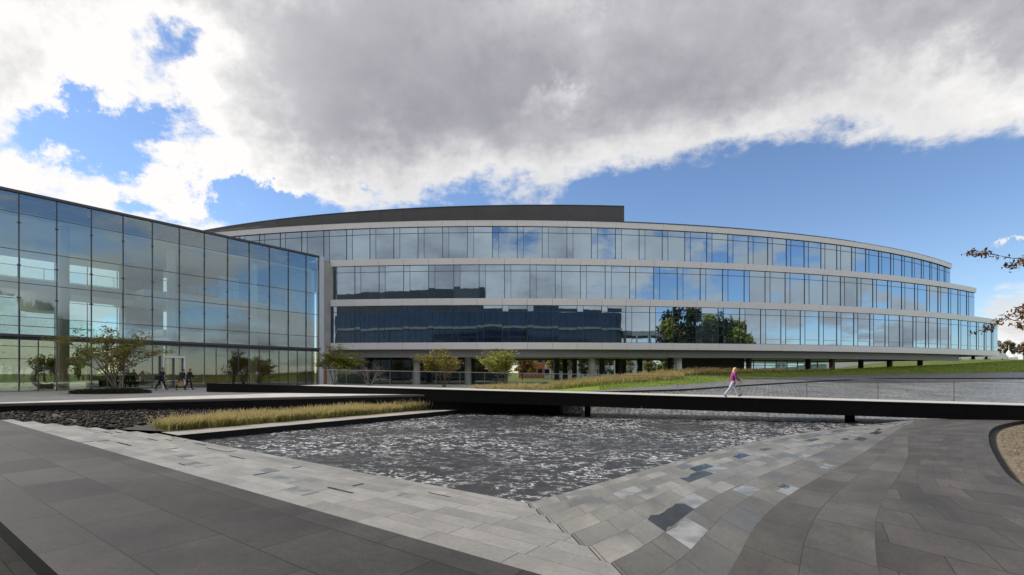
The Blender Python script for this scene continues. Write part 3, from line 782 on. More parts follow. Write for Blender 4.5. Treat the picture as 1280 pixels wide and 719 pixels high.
for px, Y, m in ((521, 58.4, 'concrete'), (585, 59.5, 'concrete'), (740, 58.0, 'concrete'), (848, 59.6, 'column_white'), (696, 64, 'dark_wall'), (706, 67, 'dark_wall'), (718, 65, 'dark_wall'), (752, 64, 'dark_metal'),
                 (772, 66, 'dark_wall'), (779, 69, 'concrete'), (800, 65, 'dark_wall'), (838, 62, 'dark_wall'), (905, 66, 'dark_wall'), (936, 63, 'dark_wall'), (1010, 68, 'dark_wall'), (1040, 64, 'dark_wall'), (1076, 72, 'dark_wall'), (1112, 70, 'dark_wall'), (1150, 73, 'dark_wall')):
    col(at(px, Y), Y, .42 if m == 'concrete' or m == 'column_white' else .34, m)
gw = MB()
for k in range(22):
    x0 = 6+k*2.2; p0, p1 = AG.p(AG.a(x0), -7), AG.p(AG.a(x0+2.2), -7)
    gw.slab(p0, p1, 0, .03, 0, 3.34, 0); gw.slab(p0, p0+(p1-p0)*.03, .05, .1, 0, 3.34, 1)
    gw.slab(p0+(p1-p0)*.031, p1, .05, .1, 2.55, 2.62, 1)
gw.build('lobby_wall', ['far_glass', 'dark_metal'], ob)

# ------------------------------------------------------------------ glass wing at the left
W = 2.062; W0 = Vector((-36.2, 35.5)); WN = Vector((.812, -.5835))      # WN faces the plaza
def wpnt(t, back=0): return W0+D2*(W*t)-WN*back
wg = thing('glass_pavilion', 'tall clear glass entrance pavilion with white columns inside', 'building', loc=(*wpnt(5, 8), 0))
ZR = [.06, 4.15, 5.5, 8.0, 10.4, 13.1, 14.55]
TT = [-5, -4, -3, -2, -1]+[0, 1, 2, 3, 4, 5, 6, 7, 8, 9, 10, 11, 11.72]
RW = random.Random(9)
fr = MB()
for r, z in enumerate(ZR[2:-1]):
    fr.slab(wpnt(-5), wpnt(11.72), .04, .1, z-.018, z+.018)
fr.slab(wpnt(-5), wpnt(11.75), .16, .5, 14.551, 14.74)
fr.slab(wpnt(-5), wpnt(11.75), .45, .45, 4.02, 4.2); fr.slab(wpnt(-5), wpnt(11.75), .05, .2, 3.8, 4.019)
cwall = fr.build('curtain_wall_frame', 'dark_metal', wg)
for i in range(len(TT)-1):
    t0, t1 = TT[i], TT[i+1]
    a, b = wpnt(t0), wpnt(t1); d = (b-a).normalized()
    e = MB(); e.slab(a-d*.032, a+d*.032, .06, .16, 4.21, 14.54); e.slab(a-d*.035, a+d*.035, .04, .14, 0, 3.79)
    for z in (6.9, 9.3, 12.4): e.box(a.x-.08, a.y-.08, z-.04, a.x+.08, a.y+.08, z+.04)
    e.build('mullion', 'dark_metal', cwall)
    for r in range(1, 6):
        e = MB(); ti = (RW.gauss(0, .004), RW.gauss(0, .003))
        e.slab(a+d*.033, b-d*.033, 0, .02, ZR[r]+(.07 if r == 1 else .027), ZR[r+1]-.027, 0, .5, ti); e.build('window', 'wing_glass', cwall)
    e = MB(); m_ = (a+b)/2
    e.slab(a+d*.046, b-d*.046, 0, .02, .04, 3.79)
    e.build('lobby_window', 'lobby_glass', cwall)
    if i % 2 or t0 > 6:
        e = MB(); e.slab(m_-d*.03, m_+d*.03, .03, .1, 0, 3.79); e.build('mullion', 'dark_metal', cwall)
# white entrance portal with its two leaves
dp = MB(); a = wpnt(4.3); b = wpnt(5.15); d = (b-a).normalized()
dp.slab(a, a+d*.14, .5, .45, 0, 2.7); dp.slab(b-d*.14, b, .5, .45, 0, 2.7); dp.slab(a, b, .52, .5, 2.702, 2.9); door = dp.build('doorway', 'white_paint', wg)
for q0, q1 in ((.16, .86), (.89, 1.59)):
    e = MB(); e.slab(a+d*q0, a+d*q1, .3, .03, .05, 2.65, 0); e.slab(a+d*q0, a+d*(q0+.07), .32, .07, .02, 2.68, 1); e.slab(a+d*(q1-.07), a+d*q1, .32, .07, .02, 2.68, 1); e.build('door', ['lobby_glass', 'dark_metal'], door)
# corner end: light metal pilaster, return wall
e = MB(); a = wpnt(11.76); d = D2
e.slab(a, a+d*.6, .12, .6, 0, 14.75); e.build('corner_pilaster', 'steel_light', wg)
e = MB(); e.slab(a+d*.602-WN*.3, a+d*2.6-WN*.3, .1, .4, 0, 14.3); e.slab(a+d*.602-WN*.3, a+d*1.4-WN*.3, .12, .4, 14.31, 14.45)
e.build('return_wall', 'concrete', wg)
# roof, ceiling, floor, far wall, slabs, columns
WD = 20.
def wslab(name, mat, t0, t1, b0, b1, z0, z1, par=wg):
    e = MB(); P = [wpnt(t0, b0), wpnt(t1, b0), wpnt(t1, b1), wpnt(t0, b1)]
    e.hexa([(*p, z0) for p in P]+[(*p, z1) for p in P]); return e.build(name, mat, par)
wslab('roof', 'roof_dark', -5, 11.7, .36, WD, 14.25, 14.6)
wslab('ceiling', 'ceiling', -5, 11.7, 1.3, WD-.4, 13.15, 13.5)
wslab('floor', 'interior_floor', -5, 11.7, .3, WD-.3, .004, .03)
wslab('balcony', 'white_paint', -5, 4.6, 8.5, 14, 8.55, 9.55); wslab('balcony', 'white_paint', 4.6, 11.5, 6.2, 15, 8.5, 9.5)
wslab('balcony', 'white_paint', 5.2, 11.5, 5.0, 14, 5.0, 5.6)
wslab('end_wall', 'white_paint', 11.5, 11.68, .6, 19.5, .04, 13.12); wslab('core_wall', 'concrete', 6.6, 11.49, 11, 11.4, .04, 13.1); wslab('core_wall', 'concrete', 4.9, 6.59, 13.5, 15.5, .04, 13.1)
wslab('core_wall', 'wood_tree_reflection', 6.7, 11.4, 8.2, 8.6, .04, 4.9)  # brown paints the trees' reflection in the glass onto this wall
wslab('core_wall', 'white_paint', 9.4, 11.4, 5.6, 5.9, 5.62, 8.4); wslab('core_wall', 'white_paint', 8.0, 9.0, 6.6, 6.9, 9.52, 12.)
for (t0, t1, bk) in ((-5, 4.6, 8.55), (4.6, 11.4, 6.25)):
    e = MB(); n = 12
    e.tube([(*wpnt(t0, bk), 10.6), (*wpnt(t1, bk), 10.6)], .03, 6)
    for k in range(n+1): p = wpnt(lerp(t0, t1, k/n), bk); e.tube([(*p, 9.5), (*p, 10.6)], .022, 6)
    e.slab(wpnt(t0, bk), wpnt(t1, bk), .005, .012, 9.6, 10.5, 1)
    e.build('balcony_railing', ['dark_metal', 'rail_glass'], wg)
for t in (-2.9, .78, 4.45, 8.12):
    e = MB(); p = wpnt(t+.62, 2.2); e.tube([(*p, .03), (*p, 13.3)], .37, 20); e.build('column', 'column_white', wg, smooth=False)
fw = MB()
for k in range(14):
    t0 = -5+k*1.3; a, b = wpnt(t0, WD), wpnt(t0+1.3, WD); d = (b-a).normalized()
    fw.slab(a, b, 0, .02, .05, 13.6, 0); fw.slab(a, a+d*.07, .06, .12, 0, 13.6, 1)
for z in (2.8, 4.1, 6.2, 9.0, 11.2): fw.slab(wpnt(-5, WD), wpnt(11.7, WD), .07, .06, z, z+.06, 1)
fw.build('rear_wall', ['far_glass', 'dark_metal'], wg)
# round drum hanging under the balcony (stair) seen in the left bays
e = MB(); p = wpnt(1.6, 11); e.tube([(*p, 7.0), (*p, 8.549)], [1.5, 1.9], 24); e.build('stair_drum', 'column_white', wg)
# bracket arms behind the top row
e = MB()
for t in TT[1:-1]:
    a = wpnt(t, .05); b = wpnt(t, 1.2); e.tube([(*a, 13.9), (*b, 14.2)], .06, 6)
e.build('bracket_arm', 'steel_light', wg)

# ring sculpture and reception desk inside the pavilion
e = MB(); p = wpnt(1.1, 4.6)
pts = [(p.x+math.cos(a)*.75*D2.x, p.y+math.cos(a)*.75*D2.y, 1.0+math.sin(a)*.75) for a in [math.radians(20+k*12) for k in range(25)]]
e.tube(pts, .2, 10); e.box(p.x-.4, p.y-.3, .03, p.x+.4, p.y+.3, .16)
tag(e.build('ring_sculpture', 'grey_sculpture', smooth=False), 'grey open ring sculpture standing inside the left glass bays', 'sculpture')
e = MB(); a, b = wpnt(2.6, 6), wpnt(4.4, 6); e.slab(a, b, 0, .8, .03, 1.08); e.slab(a-D2*.1, b+D2*.1, .08, .96, 1.081, 1.13)
tag(e.build('reception_desk', 'dark_wall'), 'low dark reception desk inside the glass pavilion', 'desk')

# ------------------------------------------------------------------ trees
def add_leaf(mb, p, size, RR, tone, flat=.5):
    a = Vector((RR.gauss(0, 1), RR.gauss(0, 1), RR.gauss(0, 1)*flat)).normalized(); n = Vector((RR.gauss(0, .6), RR.gauss(0, .6), 1)).normalized()
    b = a.cross(n)
    if b.length < .1: return
    b.normalize(); s = size*RR.uniform(.6, 1.25)
    mb.add([p-a*s, p+b*s*.5, p+a*s, p-b*s*.5], [[0, 1, 2, 3]], 0, tone)
def branch_tree(RR, height, spread, stems, leaf, leaf_n, leaf_size, levels=3, trunk_r=.07, layered=True, bark='bark', base_h=.12, droop=0.):
    """returns (trunk MB, crown MB) of a vase-shaped tree standing at the origin"""
    tk = MB(); cr = MB(); tips = []
    def grow(p, d, L, r, lv):
        n = 4; pts = [p]; rad = [r]
        for k in range(n):
            d = (d+Vector((RR.gauss(0, .14), RR.gauss(0, .14), RR.gauss(0, .08)+(.03 if lv == 0 else -droop)))).normalized()
            p = p+d*(L/n); pts.append(p); rad.append(r*(1-.5*(k+1)/n))
            if lv >= 1: tips.append((p.copy(), lv))
        tk.tube(pts, rad, 7 if lv == 0 else 5)
        if lv < levels:
            m = RR.choice((3, 4)) if lv else RR.choice((4, 5))
            for q in range(m):
                f = RR.uniform(.35, 1); i = min(n-1, int(f*n)); b = pts[i].lerp(pts[i+1], f*n-i)
                a = RR.uniform(0, 6.283); out = Vector((math.cos(a), math.sin(a), RR.uniform(.05, .45)))
                grow(b, (d*.8+out*.85).normalized(), L*RR.uniform(.5, .72), rad[i]*.6, lv+1)
    for s in range(stems):
        a = 6.283*s/stems+RR.uniform(-.4, .4); o = Vector((math.cos(a), math.sin(a), 0))
        tk_d = (o*spread/height*.55+Vector((0, 0, 1))).normalized()
        grow(o*trunk_r*.9*(stems > 1)+Vector((0, 0, -.05)), tk_d, height*RR.uniform(.40, .62), trunk_r, 0)
    zmax = max(t[0].z for t in tips); k = (height*.97)/zmax
    rmax = sorted(math.hypot(t[0].x, t[0].y) for t in tips)[int(len(tips)*.97)]; kr = spread/rmax
    for mbv in (tk,): mbv.v = [(x*lerp(1, kr, min(1, z/height*2)), y*lerp(1, kr, min(1, z/height*2)), z*k if z > 0 else z) for x, y, z in mbv.v]
    tp = []
    for t, lv in tips:
        q = lerp(1, kr, min(1, max(0, t.z)/height*2)); tp.append((Vector((t.x*q, t.y*q, t.z*k)), lv))
    tp = [t for t in tp if t[0].z > height*.24]
    for q in range(leaf_n):
        t, lv = RR.choice(tp)
        cl = .5+.5*mnoise.noise(t*1.6)
        p = t+Vector((RR.gauss(0, .16), RR.gauss(0, .16), RR.gauss(0, .05 if layered else .13)))
        add_leaf(cr, p, leaf_size, RR, min(1, max(0, cl*.6+RR.uniform(0, .4))), .3 if layered else .8)
    return tk, cr
def plant_tree(name, label, x, y, z, rz, tk, cr, bark, leaf, group=None, sc=1.):
    t = thing(name, label, 'tree', group)
    tk.build('trunk', bark, t, smooth=True)
    if cr: cr.build('crown', leaf, t)
    t.location = (x, y, z); t.rotation_euler.z = rz; t.scale = (sc, sc, sc); return t
G1 = 'small trees planted around the plaza'
tk, cr = branch_tree(random.Random(4), 4.7, 2.8, 5, 'leaf_olive', 4400, .10, 3, .065)
plant_tree('spreading_tree', 'spreading olive-green tree in a round planting bed before the glass pavilion', -27., 33., 0, 0, tk, cr, 'bark_pale', 'leaf_olive', G1)
tk, cr = branch_tree(random.Random(14), 4.4, 2.5, 4, 'leaf_green', 4600, .115, 3, .06)
plant_tree('spreading_tree', 'bright green tree at the meeting of glass pavilion and office building', at(418, 45.5), 45.5, 0, 1., tk, cr, 'bark', 'leaf_green', G1)
tk, cr = branch_tree(random.Random(24), 3.55, 2.2, 5, 'leaf_green', 0, .09, 3, .065)
plant_tree('bare_tree', 'leafless pale-branched tree behind the bridge railing', at(462, 46), 46, 0, 2., tk, None, 'bark_pale', 'leaf_green', G1)
tk, cr = branch_tree(random.Random(34), 4.0, 2.35, 5, 'leaf_mixed', 3300, .11, 3, .055)
plant_tree('spreading_tree', 'thin green tree with rusty leaves at its top behind the railing', at(555, 46.5), 46.5, 0, .4, tk, cr, 'bark', 'leaf_mixed', G1)
tk, cr = branch_tree(random.Random(44), 3.75, 2.2, 4, 'leaf_green', 4300, .115, 3, .055)
plant_tree('spreading_tree', 'fully green tree just left of the golden meadow grass', at(629, 46), 46, 0, .9, tk, cr, 'bark', 'leaf_green', G1)
tk, cr = branch_tree(random.Random(54), 4.4, 2.6, 4, 'leaf_olive', 6000, .10, 3, .06)
plant_tree('spreading_tree', 'olive tree cut off by the left edge of the view', -37.4, 32.2, 0, .9, tk, cr, 'bark', 'leaf_olive', G1)

# foreground autumn tree reaching into the right edge
def big_branches(RR):
    tk = MB(); cr = MB()
    tk.tube([(0, 0, -.05), (.05, 0, 1.2), (-.05, .1, 2.6), (.1, .05, 4.2), (.05, 0, 5.6), (.1, 0, 6.8)], [.16, .13, .11, .085, .05, .02], 10)
    def twig(p, d, L, r, lv):
        pts = [p]; rad = [r]
        for k in range(6):
            d = (d+Vector((RR.gauss(0, .12), RR.gauss(0, .12), RR.gauss(0, .1)))).normalized(); p = p+d*L/6; pts.append(p); rad.append(r*(1-.8*(k+1)/6))
            if k > 0 and lv < 2 and RR.random() < .85: twig(p, (d+Vector((RR.gauss(0, .6), RR.gauss(0, .6), RR.gauss(0, .35)))).normalized(), L*.42, r*.5, lv+1)
            if lv > 0 or k > 2:
                for q in range(RR.choice((3, 6, 9, 12)) if lv else 9):
                    add_leaf(cr, p+Vector((RR.gauss(0, .06), RR.gauss(0, .06), RR.gauss(0, .05))), .055, RR, RR.random(), .9)
        tk.tube(pts, rad, 5)
    for (z, a, L, up) in ((2.75, 3.45, 2.7, .02), (2.9, 3.1, 2.7, .04), (3.5, 2.9, 3.2, .04), (4.0, 3.3, 3.3, .06), (4.5, 3.0, 3.1, .08), (3.8, 3.05, 3.3, .0), (3.2, 3.2, 3.3, .02), (3.2, 3.9, 2.6, .1), (3.9, 2.3, 2.4, .1),
                          (2.6, 0, 2.6, .1), (3.4, .9, 2.5, .15), (4.2, -.9, 2.4, .2), (2.9, 1.7, 2.4, .1), (3.6, -1.7, 2.4, .1), (5.2, 1, 1.6, .4), (5.4, 3.2, 1.6, .3), (5.6, -1.5, 1.5, .3)):
        twig(Vector((0, 0, z)), Vector((math.cos(a), math.sin(a), up)).normalized(), L, .04, 0)
    return tk, cr
tk, cr = big_branches(random.Random(12))
plant_tree('autumn_tree', 'brown-leaved autumn tree reaching into the right edge of the view', 15.25, 9.9, zter(9)-.14, 0, tk, cr, 'bark', 'leaf_brown')

# low shrubs round the tree base
def shrub_bed(x, y, a, b, n, label, seed):
    RR = random.Random(seed); t = thing('planting_bed', label, 'shrubs', 'low shrub beds on the plaza', (x, y, 0))
    e = MB(); ring = [(x+a*1.02*math.cos(w), y+b*1.02*math.sin(w)) for w in [k*6.283/28 for k in range(28)]]; e.prism(ring, .002, .05); e.build('soil_mound', 'soil_rim_shade', t)
    e = MB()
    for k in range(n):
        w = RR.uniform(0, 6.283); r = math.sqrt(RR.random()); px_, py_ = x+a*r*math.cos(w), y+b*r*math.sin(w)
        h = (.12+.26*(.5+.5*mnoise.noise(Vector((px_*1.4, py_*1.4, 3)))))*(1-.5*r**4)
        add_leaf(e, Vector((px_, py_, .04+h*RR.random()**.5)), .06, RR, RR.random())
    e.build('foliage', 'leaf_dark', t)
shrub_bed(-26.8, 32.3, 2.5, 1.5, 5200, 'low dark green shrubs ringing the spreading plaza tree', 3)
shrub_bed(-36.7, 31.8, 2.4, 1.2, 2600, 'low dark green shrubs at the left edge of the plaza', 4)

# background trees
def far_tree(RR, h, w, leafn, size):
    tk = MB(); cr = MB(); tk.tube([(0, 0, -.3), (.1, 0, h*.35), (0, .1, h*.8)], [h*.028, h*.02, h*.006], 7)
    for k in range(9):
        a = RR.uniform(0, 6.3); z = h*RR.uniform(.25, .65); d = Vector((math.cos(a)*w*.8, math.sin(a)*w*.8, h*.18))
        tk.tube([(0, 0, z), tuple(Vector((0, 0, z))+d*.5+Vector((0, 0, .2))), tuple(Vector((0, 0, z))+d)], [h*.012, h*.008, h*.003], 5)
    cl = []
    for k in range(26):
        u = RR.uniform(-1, 1); a = RR.uniform(0, 6.3); q = math.sqrt(1-u*u)*RR.uniform(.45, 1)
        cl.append((Vector((math.cos(a)*q*w*.8, math.sin(a)*q*w*.8, h*.6+u*h*.33)), w*RR.uniform(.2, .42)))
    for k in range(leafn):
        c, r = RR.choice(cl); v = Vector((RR.gauss(0, 1), RR.gauss(0, 1), RR.gauss(0, 1))).normalized()*r*RR.uniform(.5, 1.05)
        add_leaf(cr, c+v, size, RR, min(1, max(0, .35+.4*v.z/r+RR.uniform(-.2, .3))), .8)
    return tk, cr
kinds = []
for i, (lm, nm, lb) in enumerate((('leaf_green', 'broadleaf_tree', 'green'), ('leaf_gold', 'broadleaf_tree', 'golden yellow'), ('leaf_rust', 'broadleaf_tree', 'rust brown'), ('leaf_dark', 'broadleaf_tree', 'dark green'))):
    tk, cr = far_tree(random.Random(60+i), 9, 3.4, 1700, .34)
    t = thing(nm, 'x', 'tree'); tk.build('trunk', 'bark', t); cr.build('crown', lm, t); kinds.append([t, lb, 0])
RF = random.Random(31)
def put(k, x, y, z, s, where, grp):
    t, lb, used = kinds[k]
    o = t if not used else copy_tree(t)
    kinds[k][2] = 1
    o.location = (x, y, z); o.scale = (s, s, s*RF.uniform(.85, 1.15)); o.rotation_euler.z = RF.uniform(0, 6.28)
    o['label'] = '%s broadleaf tree %s' % (lb, where); o['group'] = grp
    return o
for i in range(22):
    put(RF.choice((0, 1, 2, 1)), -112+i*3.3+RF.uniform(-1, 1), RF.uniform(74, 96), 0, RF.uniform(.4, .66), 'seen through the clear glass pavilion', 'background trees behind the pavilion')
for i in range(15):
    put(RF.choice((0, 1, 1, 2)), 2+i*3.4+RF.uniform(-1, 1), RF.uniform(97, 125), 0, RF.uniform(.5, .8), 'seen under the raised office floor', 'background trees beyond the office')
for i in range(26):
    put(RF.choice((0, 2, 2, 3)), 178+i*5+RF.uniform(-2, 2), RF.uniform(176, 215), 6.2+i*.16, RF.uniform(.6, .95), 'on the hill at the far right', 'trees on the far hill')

# hill at the far right and the meadow behind the buildings
mb = MB()
def hz(x, y): 
    a = min(1, max(0, (x-70)/60)); b = min(1, max(0, (y-78)/70)); a = a*a*(3-2*a); b = b*b*(3-2*b)
    return .01+5.6*a*b+1.6*max(0, min(1, (y-170)/120))
NX, NY = 40, 30
for i in range(NX):
    for j in range(NY):
        X = [lerp(-260, 460, q/NX) for q in (i, i+1)]; Y = [lerp(70, 560, (q/NY)**1.4) for q in (j, j+1)]
        mb.quad(*[(x, y, hz(x, y)) for x, y in ((X[0], Y[0]), (X[1], Y[0]), (X[1], Y[1]), (X[0], Y[1]))])
struct(mb.build('hill', 'field', smooth=True))

# far buildings seen under the office floor
def far_building(name, label, x, y, w, d, h, mat, nw, z=0):
    t = thing(name, label, 'building', loc=(x, y, z)); e = MB(); e.box(x, y, z-.2, x+w, y+d, z+h); e.build('wall', mat, t)
    e = MB(); e.box(x-.3, y-.3, z+h, x+w+.3, y+d+.3, z+h+.35); e.build('roof', 'roof_dark', t)
    for r in range(max(1, int(h//3.2))):
        for k in range(nw):
            q = MB(); xx = x+w*(k+.25)/nw; q.box(xx, y-.06, z+1+r*3.2, xx+w*.5/nw, y+.05, z+2.6+r*3.2, 0); q.box(xx-.08, y-.09, z+.88+r*3.2, xx+w*.5/nw+.08, y-.005, z+.998+r*3.2, 1)
            q.build('window', ['dim_glass', 'white_paint'], t)
far_building('brick_building', 'red brick building glimpsed under the raised office floor', at(648, 130), 130, 7, 10, 7, 'brick', 3)
far_building('white_building', 'white building glimpsed between the columns under the office', at(678, 140), 140, 32, 9, 6.5, 'white_paint', 12)
far_building('low_white_building', 'low white building beyond the trees behind the right columns', at(900, 150), 150, 62, 9, 5.5, 'white_paint', 20)

# white vans and peaked tent on the hill at the far right
def van(x, y, z, L, Hh, label):
    t = thing('parked_van', label, 'van', 'white vans on the hill', (x, y, z)); e = MB()
    pr = [(0, .45), (L, .45), (L, Hh), (L*.22, Hh), (L*.1, Hh*.62), (0, Hh*.55)]
    n = len(pr); vs = [(x+u, y, z+v) for u, v in pr]+[(x+u, y+2, z+v) for u, v in pr]
    e.add(vs, [list(range(n)), [n+i for i in range(n)][::-1]]+[[i, n+i, n+(i+1) % n, (i+1) % n] for i in range(n)]); e.build('body', 'white_van', t)
    e = MB(); e.box(x+L*.16, y-.02, z+Hh*.6, x+L*.3, y-.002, z+Hh*.9); e.build('window', 'coated_glass', t)
    for u in (.2, .8):
        e = MB(); e.tube([(x+L*u, y-.05, z+.4), (x+L*u, y+.25, z+.4)], .4, 12); e.build('wheel', 'rubber', t)
for px, L, Hh, lb in ((1196, 6.2, 2.6, 'white box van parked nearest the building corner'), (1214, 5.6, 2.9, 'tall white van in the middle of the hilltop row'), (1231, 7.5, 2.4, 'long low white van beside the peaked white tent')):
    x = at(px, 165); van(x, 165, hz(x, 165), L, Hh, lb)
x = at(1261, 166); z = hz(x, 166); t = thing('peaked_tent', 'white peaked tent with tall mast on the far hill', 'tent', loc=(x, 166, z))
e = MB(); r0 = [(x+2.2*math.cos(a), 166+2.2*math.sin(a)) for a in [k*math.pi/4 for k in range(8)]]
for lvl in ((0, 1.3, 1, 1), (1.3, 2.2, 1, .45), (2.2, 3.7, .45, .05)):
    for k in range(8):
        a, b = r0[k], r0[(k+1) % 8]
        def sc(p, q): return (x+(p[0]-x)*q, 166+(p[1]-166)*q)
        e.quad((*sc(a, lvl[2]), z+lvl[0]), (*sc(b, lvl[2]), z+lvl[0]), (*sc(b, lvl[3]), z+lvl[1]), (*sc(a, lvl[3]), z+lvl[1]))
e.build('canopy', 'white_van', t); e = MB(); e.tube([(x, 166, z), (x, 166, z+5.4)], [.12, .05], 8); e.build('mast', 'white_van', t)

# ------------------------------------------------------------------ twin block behind the photographer (mirrored in the facade)
tb = thing('mirrored_office_block', 'long dark office block behind the viewpoint, mirrored in the glass bands', 'building', loc=(-15, -30, 0))
e = MB(); e.box(-80, -44, -.4, 49.5, -30, 20); e.box(-80, -43, 20, -10, -33, 27.); e.build('wall', 'mirror_wall', tb)
for zz in (7.2, 14.6):
    e = MB(); e.box(-80.2, -29.99, zz, 49.7, -29.6, zz+.7); e.build('spandrel', 'soffit', tb)
for zz in (2.4, 8.0, 15.4):
    for k in range(17):
        e = MB(); x0 = -79.5+k*7.5
        for q in range(4): e.box(x0+q*1.86, -29.98, zz, x0+q*1.86+1.78, -29.9, zz+(4.6 if zz < 5 else 6.4 if zz < 10 else 4.2))
        e.build('window', 'dim_glass', tb)
pk = thing('parking_deck', 'open grey parking deck behind the viewpoint, mirrored in the lowest glass band', 'building', loc=(62, -32, 0))
for zz in (.3, 4.6, 9.0, 13.2):
    e = MB(); e.box(51, -44, zz, 74, -32, zz+1.5); e.build('deck', 'concrete' if zz > 5 else 'roof_dark', pk)
for k in range(6):
    e = MB(); e.box(51.3+k*4.3, -32.6, -.4, 51.9+k*4.3, -32.01, 14); e.build('column', 'steel_light', pk)
for k in range(20):
    put(3 if k % 3 else 0, 77+k*3.0+RF.uniform(-1, 1), RF.uniform(-40, -26), -.4, RF.uniform(1.7, 2.6), 'in the wooded edge mirrored by the office glass', 'mirrored trees')

# ------------------------------------------------------------------ people
SK = {}
def cmat(name, col, rough=.8):
    if name not in MAT: MAT[name] = simple(name, col, rough, 0, .18, 9., .2, 50)
    return name
def skin_mesh(name, joints, edges, mat, parent, sub=2, extra=None):
    """grow one continuous surface round a jointed skeleton: joints = {key:(pos, radius)}"""
    keys = list(joints); me = bpy.data.meshes.new(name)
    me.from_pydata([joints[k][0] for k in keys], [(keys.index(a), keys.index(b)) for a, b in edges], [])
    o = bpy.data.objects.new(name, me); C.objects.link(o)
    o.modifiers.new('s', 'SKIN'); sm = o.modifiers.new('d', 'SUBSURF'); sm.levels = sub; sm.render_levels = sub
    for i, k in enumerate(keys):
        r = joints[k][1]; sv = me.skin_vertices[0].data[i]; sv.radius = r if isinstance(r, tuple) else (r, r); sv.use_root = (i == 0)
    bpy.context.view_layer.update()
    ev = o.evaluated_get(bpy.context.evaluated_depsgraph_get()); nm = bpy.data.meshes.new_from_object(ev)
    bpy.data.objects.remove(o); nm.materials.clear(); nm.materials.append(MAT[mat])
    if extra:
        bm = bmesh.new(); bm.from_mesh(nm); extra(bm); bm.to_mesh(nm); bm.free()
    nm.polygons.foreach_set('use_smooth', [True]*len(nm.polygons))
    r = bpy.data.objects.new(name, nm); C.objects.link(r); r.parent = parent; return r
def person(label, x, y, z, rz, Ht, legs, arms, top, trousers, hair, hood=False, skirt=0., lean=.06, bulk=1., group='people walking', longhair=False, head_down=0.):
    """walker built facing +X. legs: ((hip swing, knee bend), ...) left, right; arms: ((shoulder swing, elbow bend), ...)"""
    k = Ht/1.75; t = thing('person', label, 'person', group)
    V = Vector
    hip = V((0, 0, .93)); 
    J = {}; E = []
    feet = []
    for sd, (sw, kn) in zip((1, -1), legs):
        h = V((0, .09*sd, .90)); a = math.radians(sw); kp = h+V((math.sin(a)*.44, 0, -math.cos(a)*.44))
        b = a-math.radians(kn); an = kp+V((math.sin(b)*.42, 0, -math.cos(b)*.42)); feet.append((h, kp, an, b, sd))
    dz = -min(f[2].z for f in feet)+.075
    sh_c = V((lean*.9, 0, 1.42)); 
    up = lambda p: V((p.x*k, p.y*k, (p.z+dz)*k))
    ch = V((lean*.6, 0, 1.22)); nk = V((lean*1.05, 0, 1.50)); hd = V((lean*1.2+.03+head_down*.06, 0, 1.625-head_down*.02))
    J['pelvis'] = (up(hip), .095*k*bulk); J['waist'] = (up(V((lean*.3, 0, 1.07))), .092*k*bulk); J['chest'] = (up(ch), (.122*k*bulk, .105*k*bulk)); J['top'] = (up(sh_c), .085*k*bulk); J['neck'] = (up(nk), .055*k); J['skull'] = (up(hd-V((0, 0, .05))), .07*k)
    E += [('pelvis', 'waist'), ('waist', 'chest'), ('chest', 'top'), ('top', 'neck'), ('neck', 'skull')]
    for f in feet:
        s = str(f[4]); J['h'+s] = (up(f[0]-V((0, 0, .02))), .07*k); J['k'+s] = (up(f[1]), .058*k); J['c'+s] = (up(f[1].lerp(f[2], .35)), .056*k); J['a'+s] = (up(f[2]), .038*k)
        fd = V((math.cos(f[3]), 0, math.sin(f[3]))); J['t'+s] = (up(f[2]+fd*.16+V((0, 0, -.045))), .034*k)
        E += [('pelvis', 'h'+s), ('h'+s, 'k'+s), ('k'+s, 'c'+s), ('c'+s, 'a'+s), ('a'+s, 't'+s)]
    sleeves = {}; hands = []
    for sd, (sw, el) in zip((1, -1), arms):
        s = str(sd); sh = V((lean*.9, .185*sd*bulk, 1.40)); a = math.radians(sw); e_ = sh+V((math.sin(a)*.29, .03*sd, -math.cos(a)*.29)); b = a+math.radians(el)
        wr = e_+V((math.sin(b)*.25, -.01*sd, -math.cos(b)*.25)); hand = wr+V((math.sin(b)*.07, 0, -math.cos(b)*.07)); hands.append((wr, hand, b, sd))
        J['s'+s] = (up(sh), .05*k); J['e'+s] = (up(e_), .043*k); J['w'+s] = (up(wr), .027*k); J['p'+s] = (up(hand), (.036*k, .02*k))
        E += [('top', 's'+s), ('s'+s, 'e'+s), ('e'+s, 'w'+s), ('w'+s, 'p'+s)]
        fwd = V((math.sin(b), 0, -math.cos(b))); side = V((math.cos(b), 0, math.sin(b)))
        for q, (o_, L) in enumerate(((-.028, .07), (-.010, .08), (.010, .076), (.028, .06))):
            p0 = hand+side*o_+fwd*.02; J['f%s%d' % (s, q)] = (up(p0+fwd*L*.5), .0095*k); J['g%s%d' % (s, q)] = (up(p0+fwd*L*.9+V((.012, -.02*sd, 0))), .008*k)
            E += [('p'+s, 'f%s%d' % (s, q)), ('f%s%d' % (s, q), 'g%s%d' % (s, q))]
        J['th'+s] = (up(wr+side*.035+fwd*.04), .011*k); J['ti'+s] = (up(wr+side*.05+fwd*.085), .009*k); E += [('w'+s, 'th'+s), ('th'+s, 'ti'+s)]
    hc = up(hd)
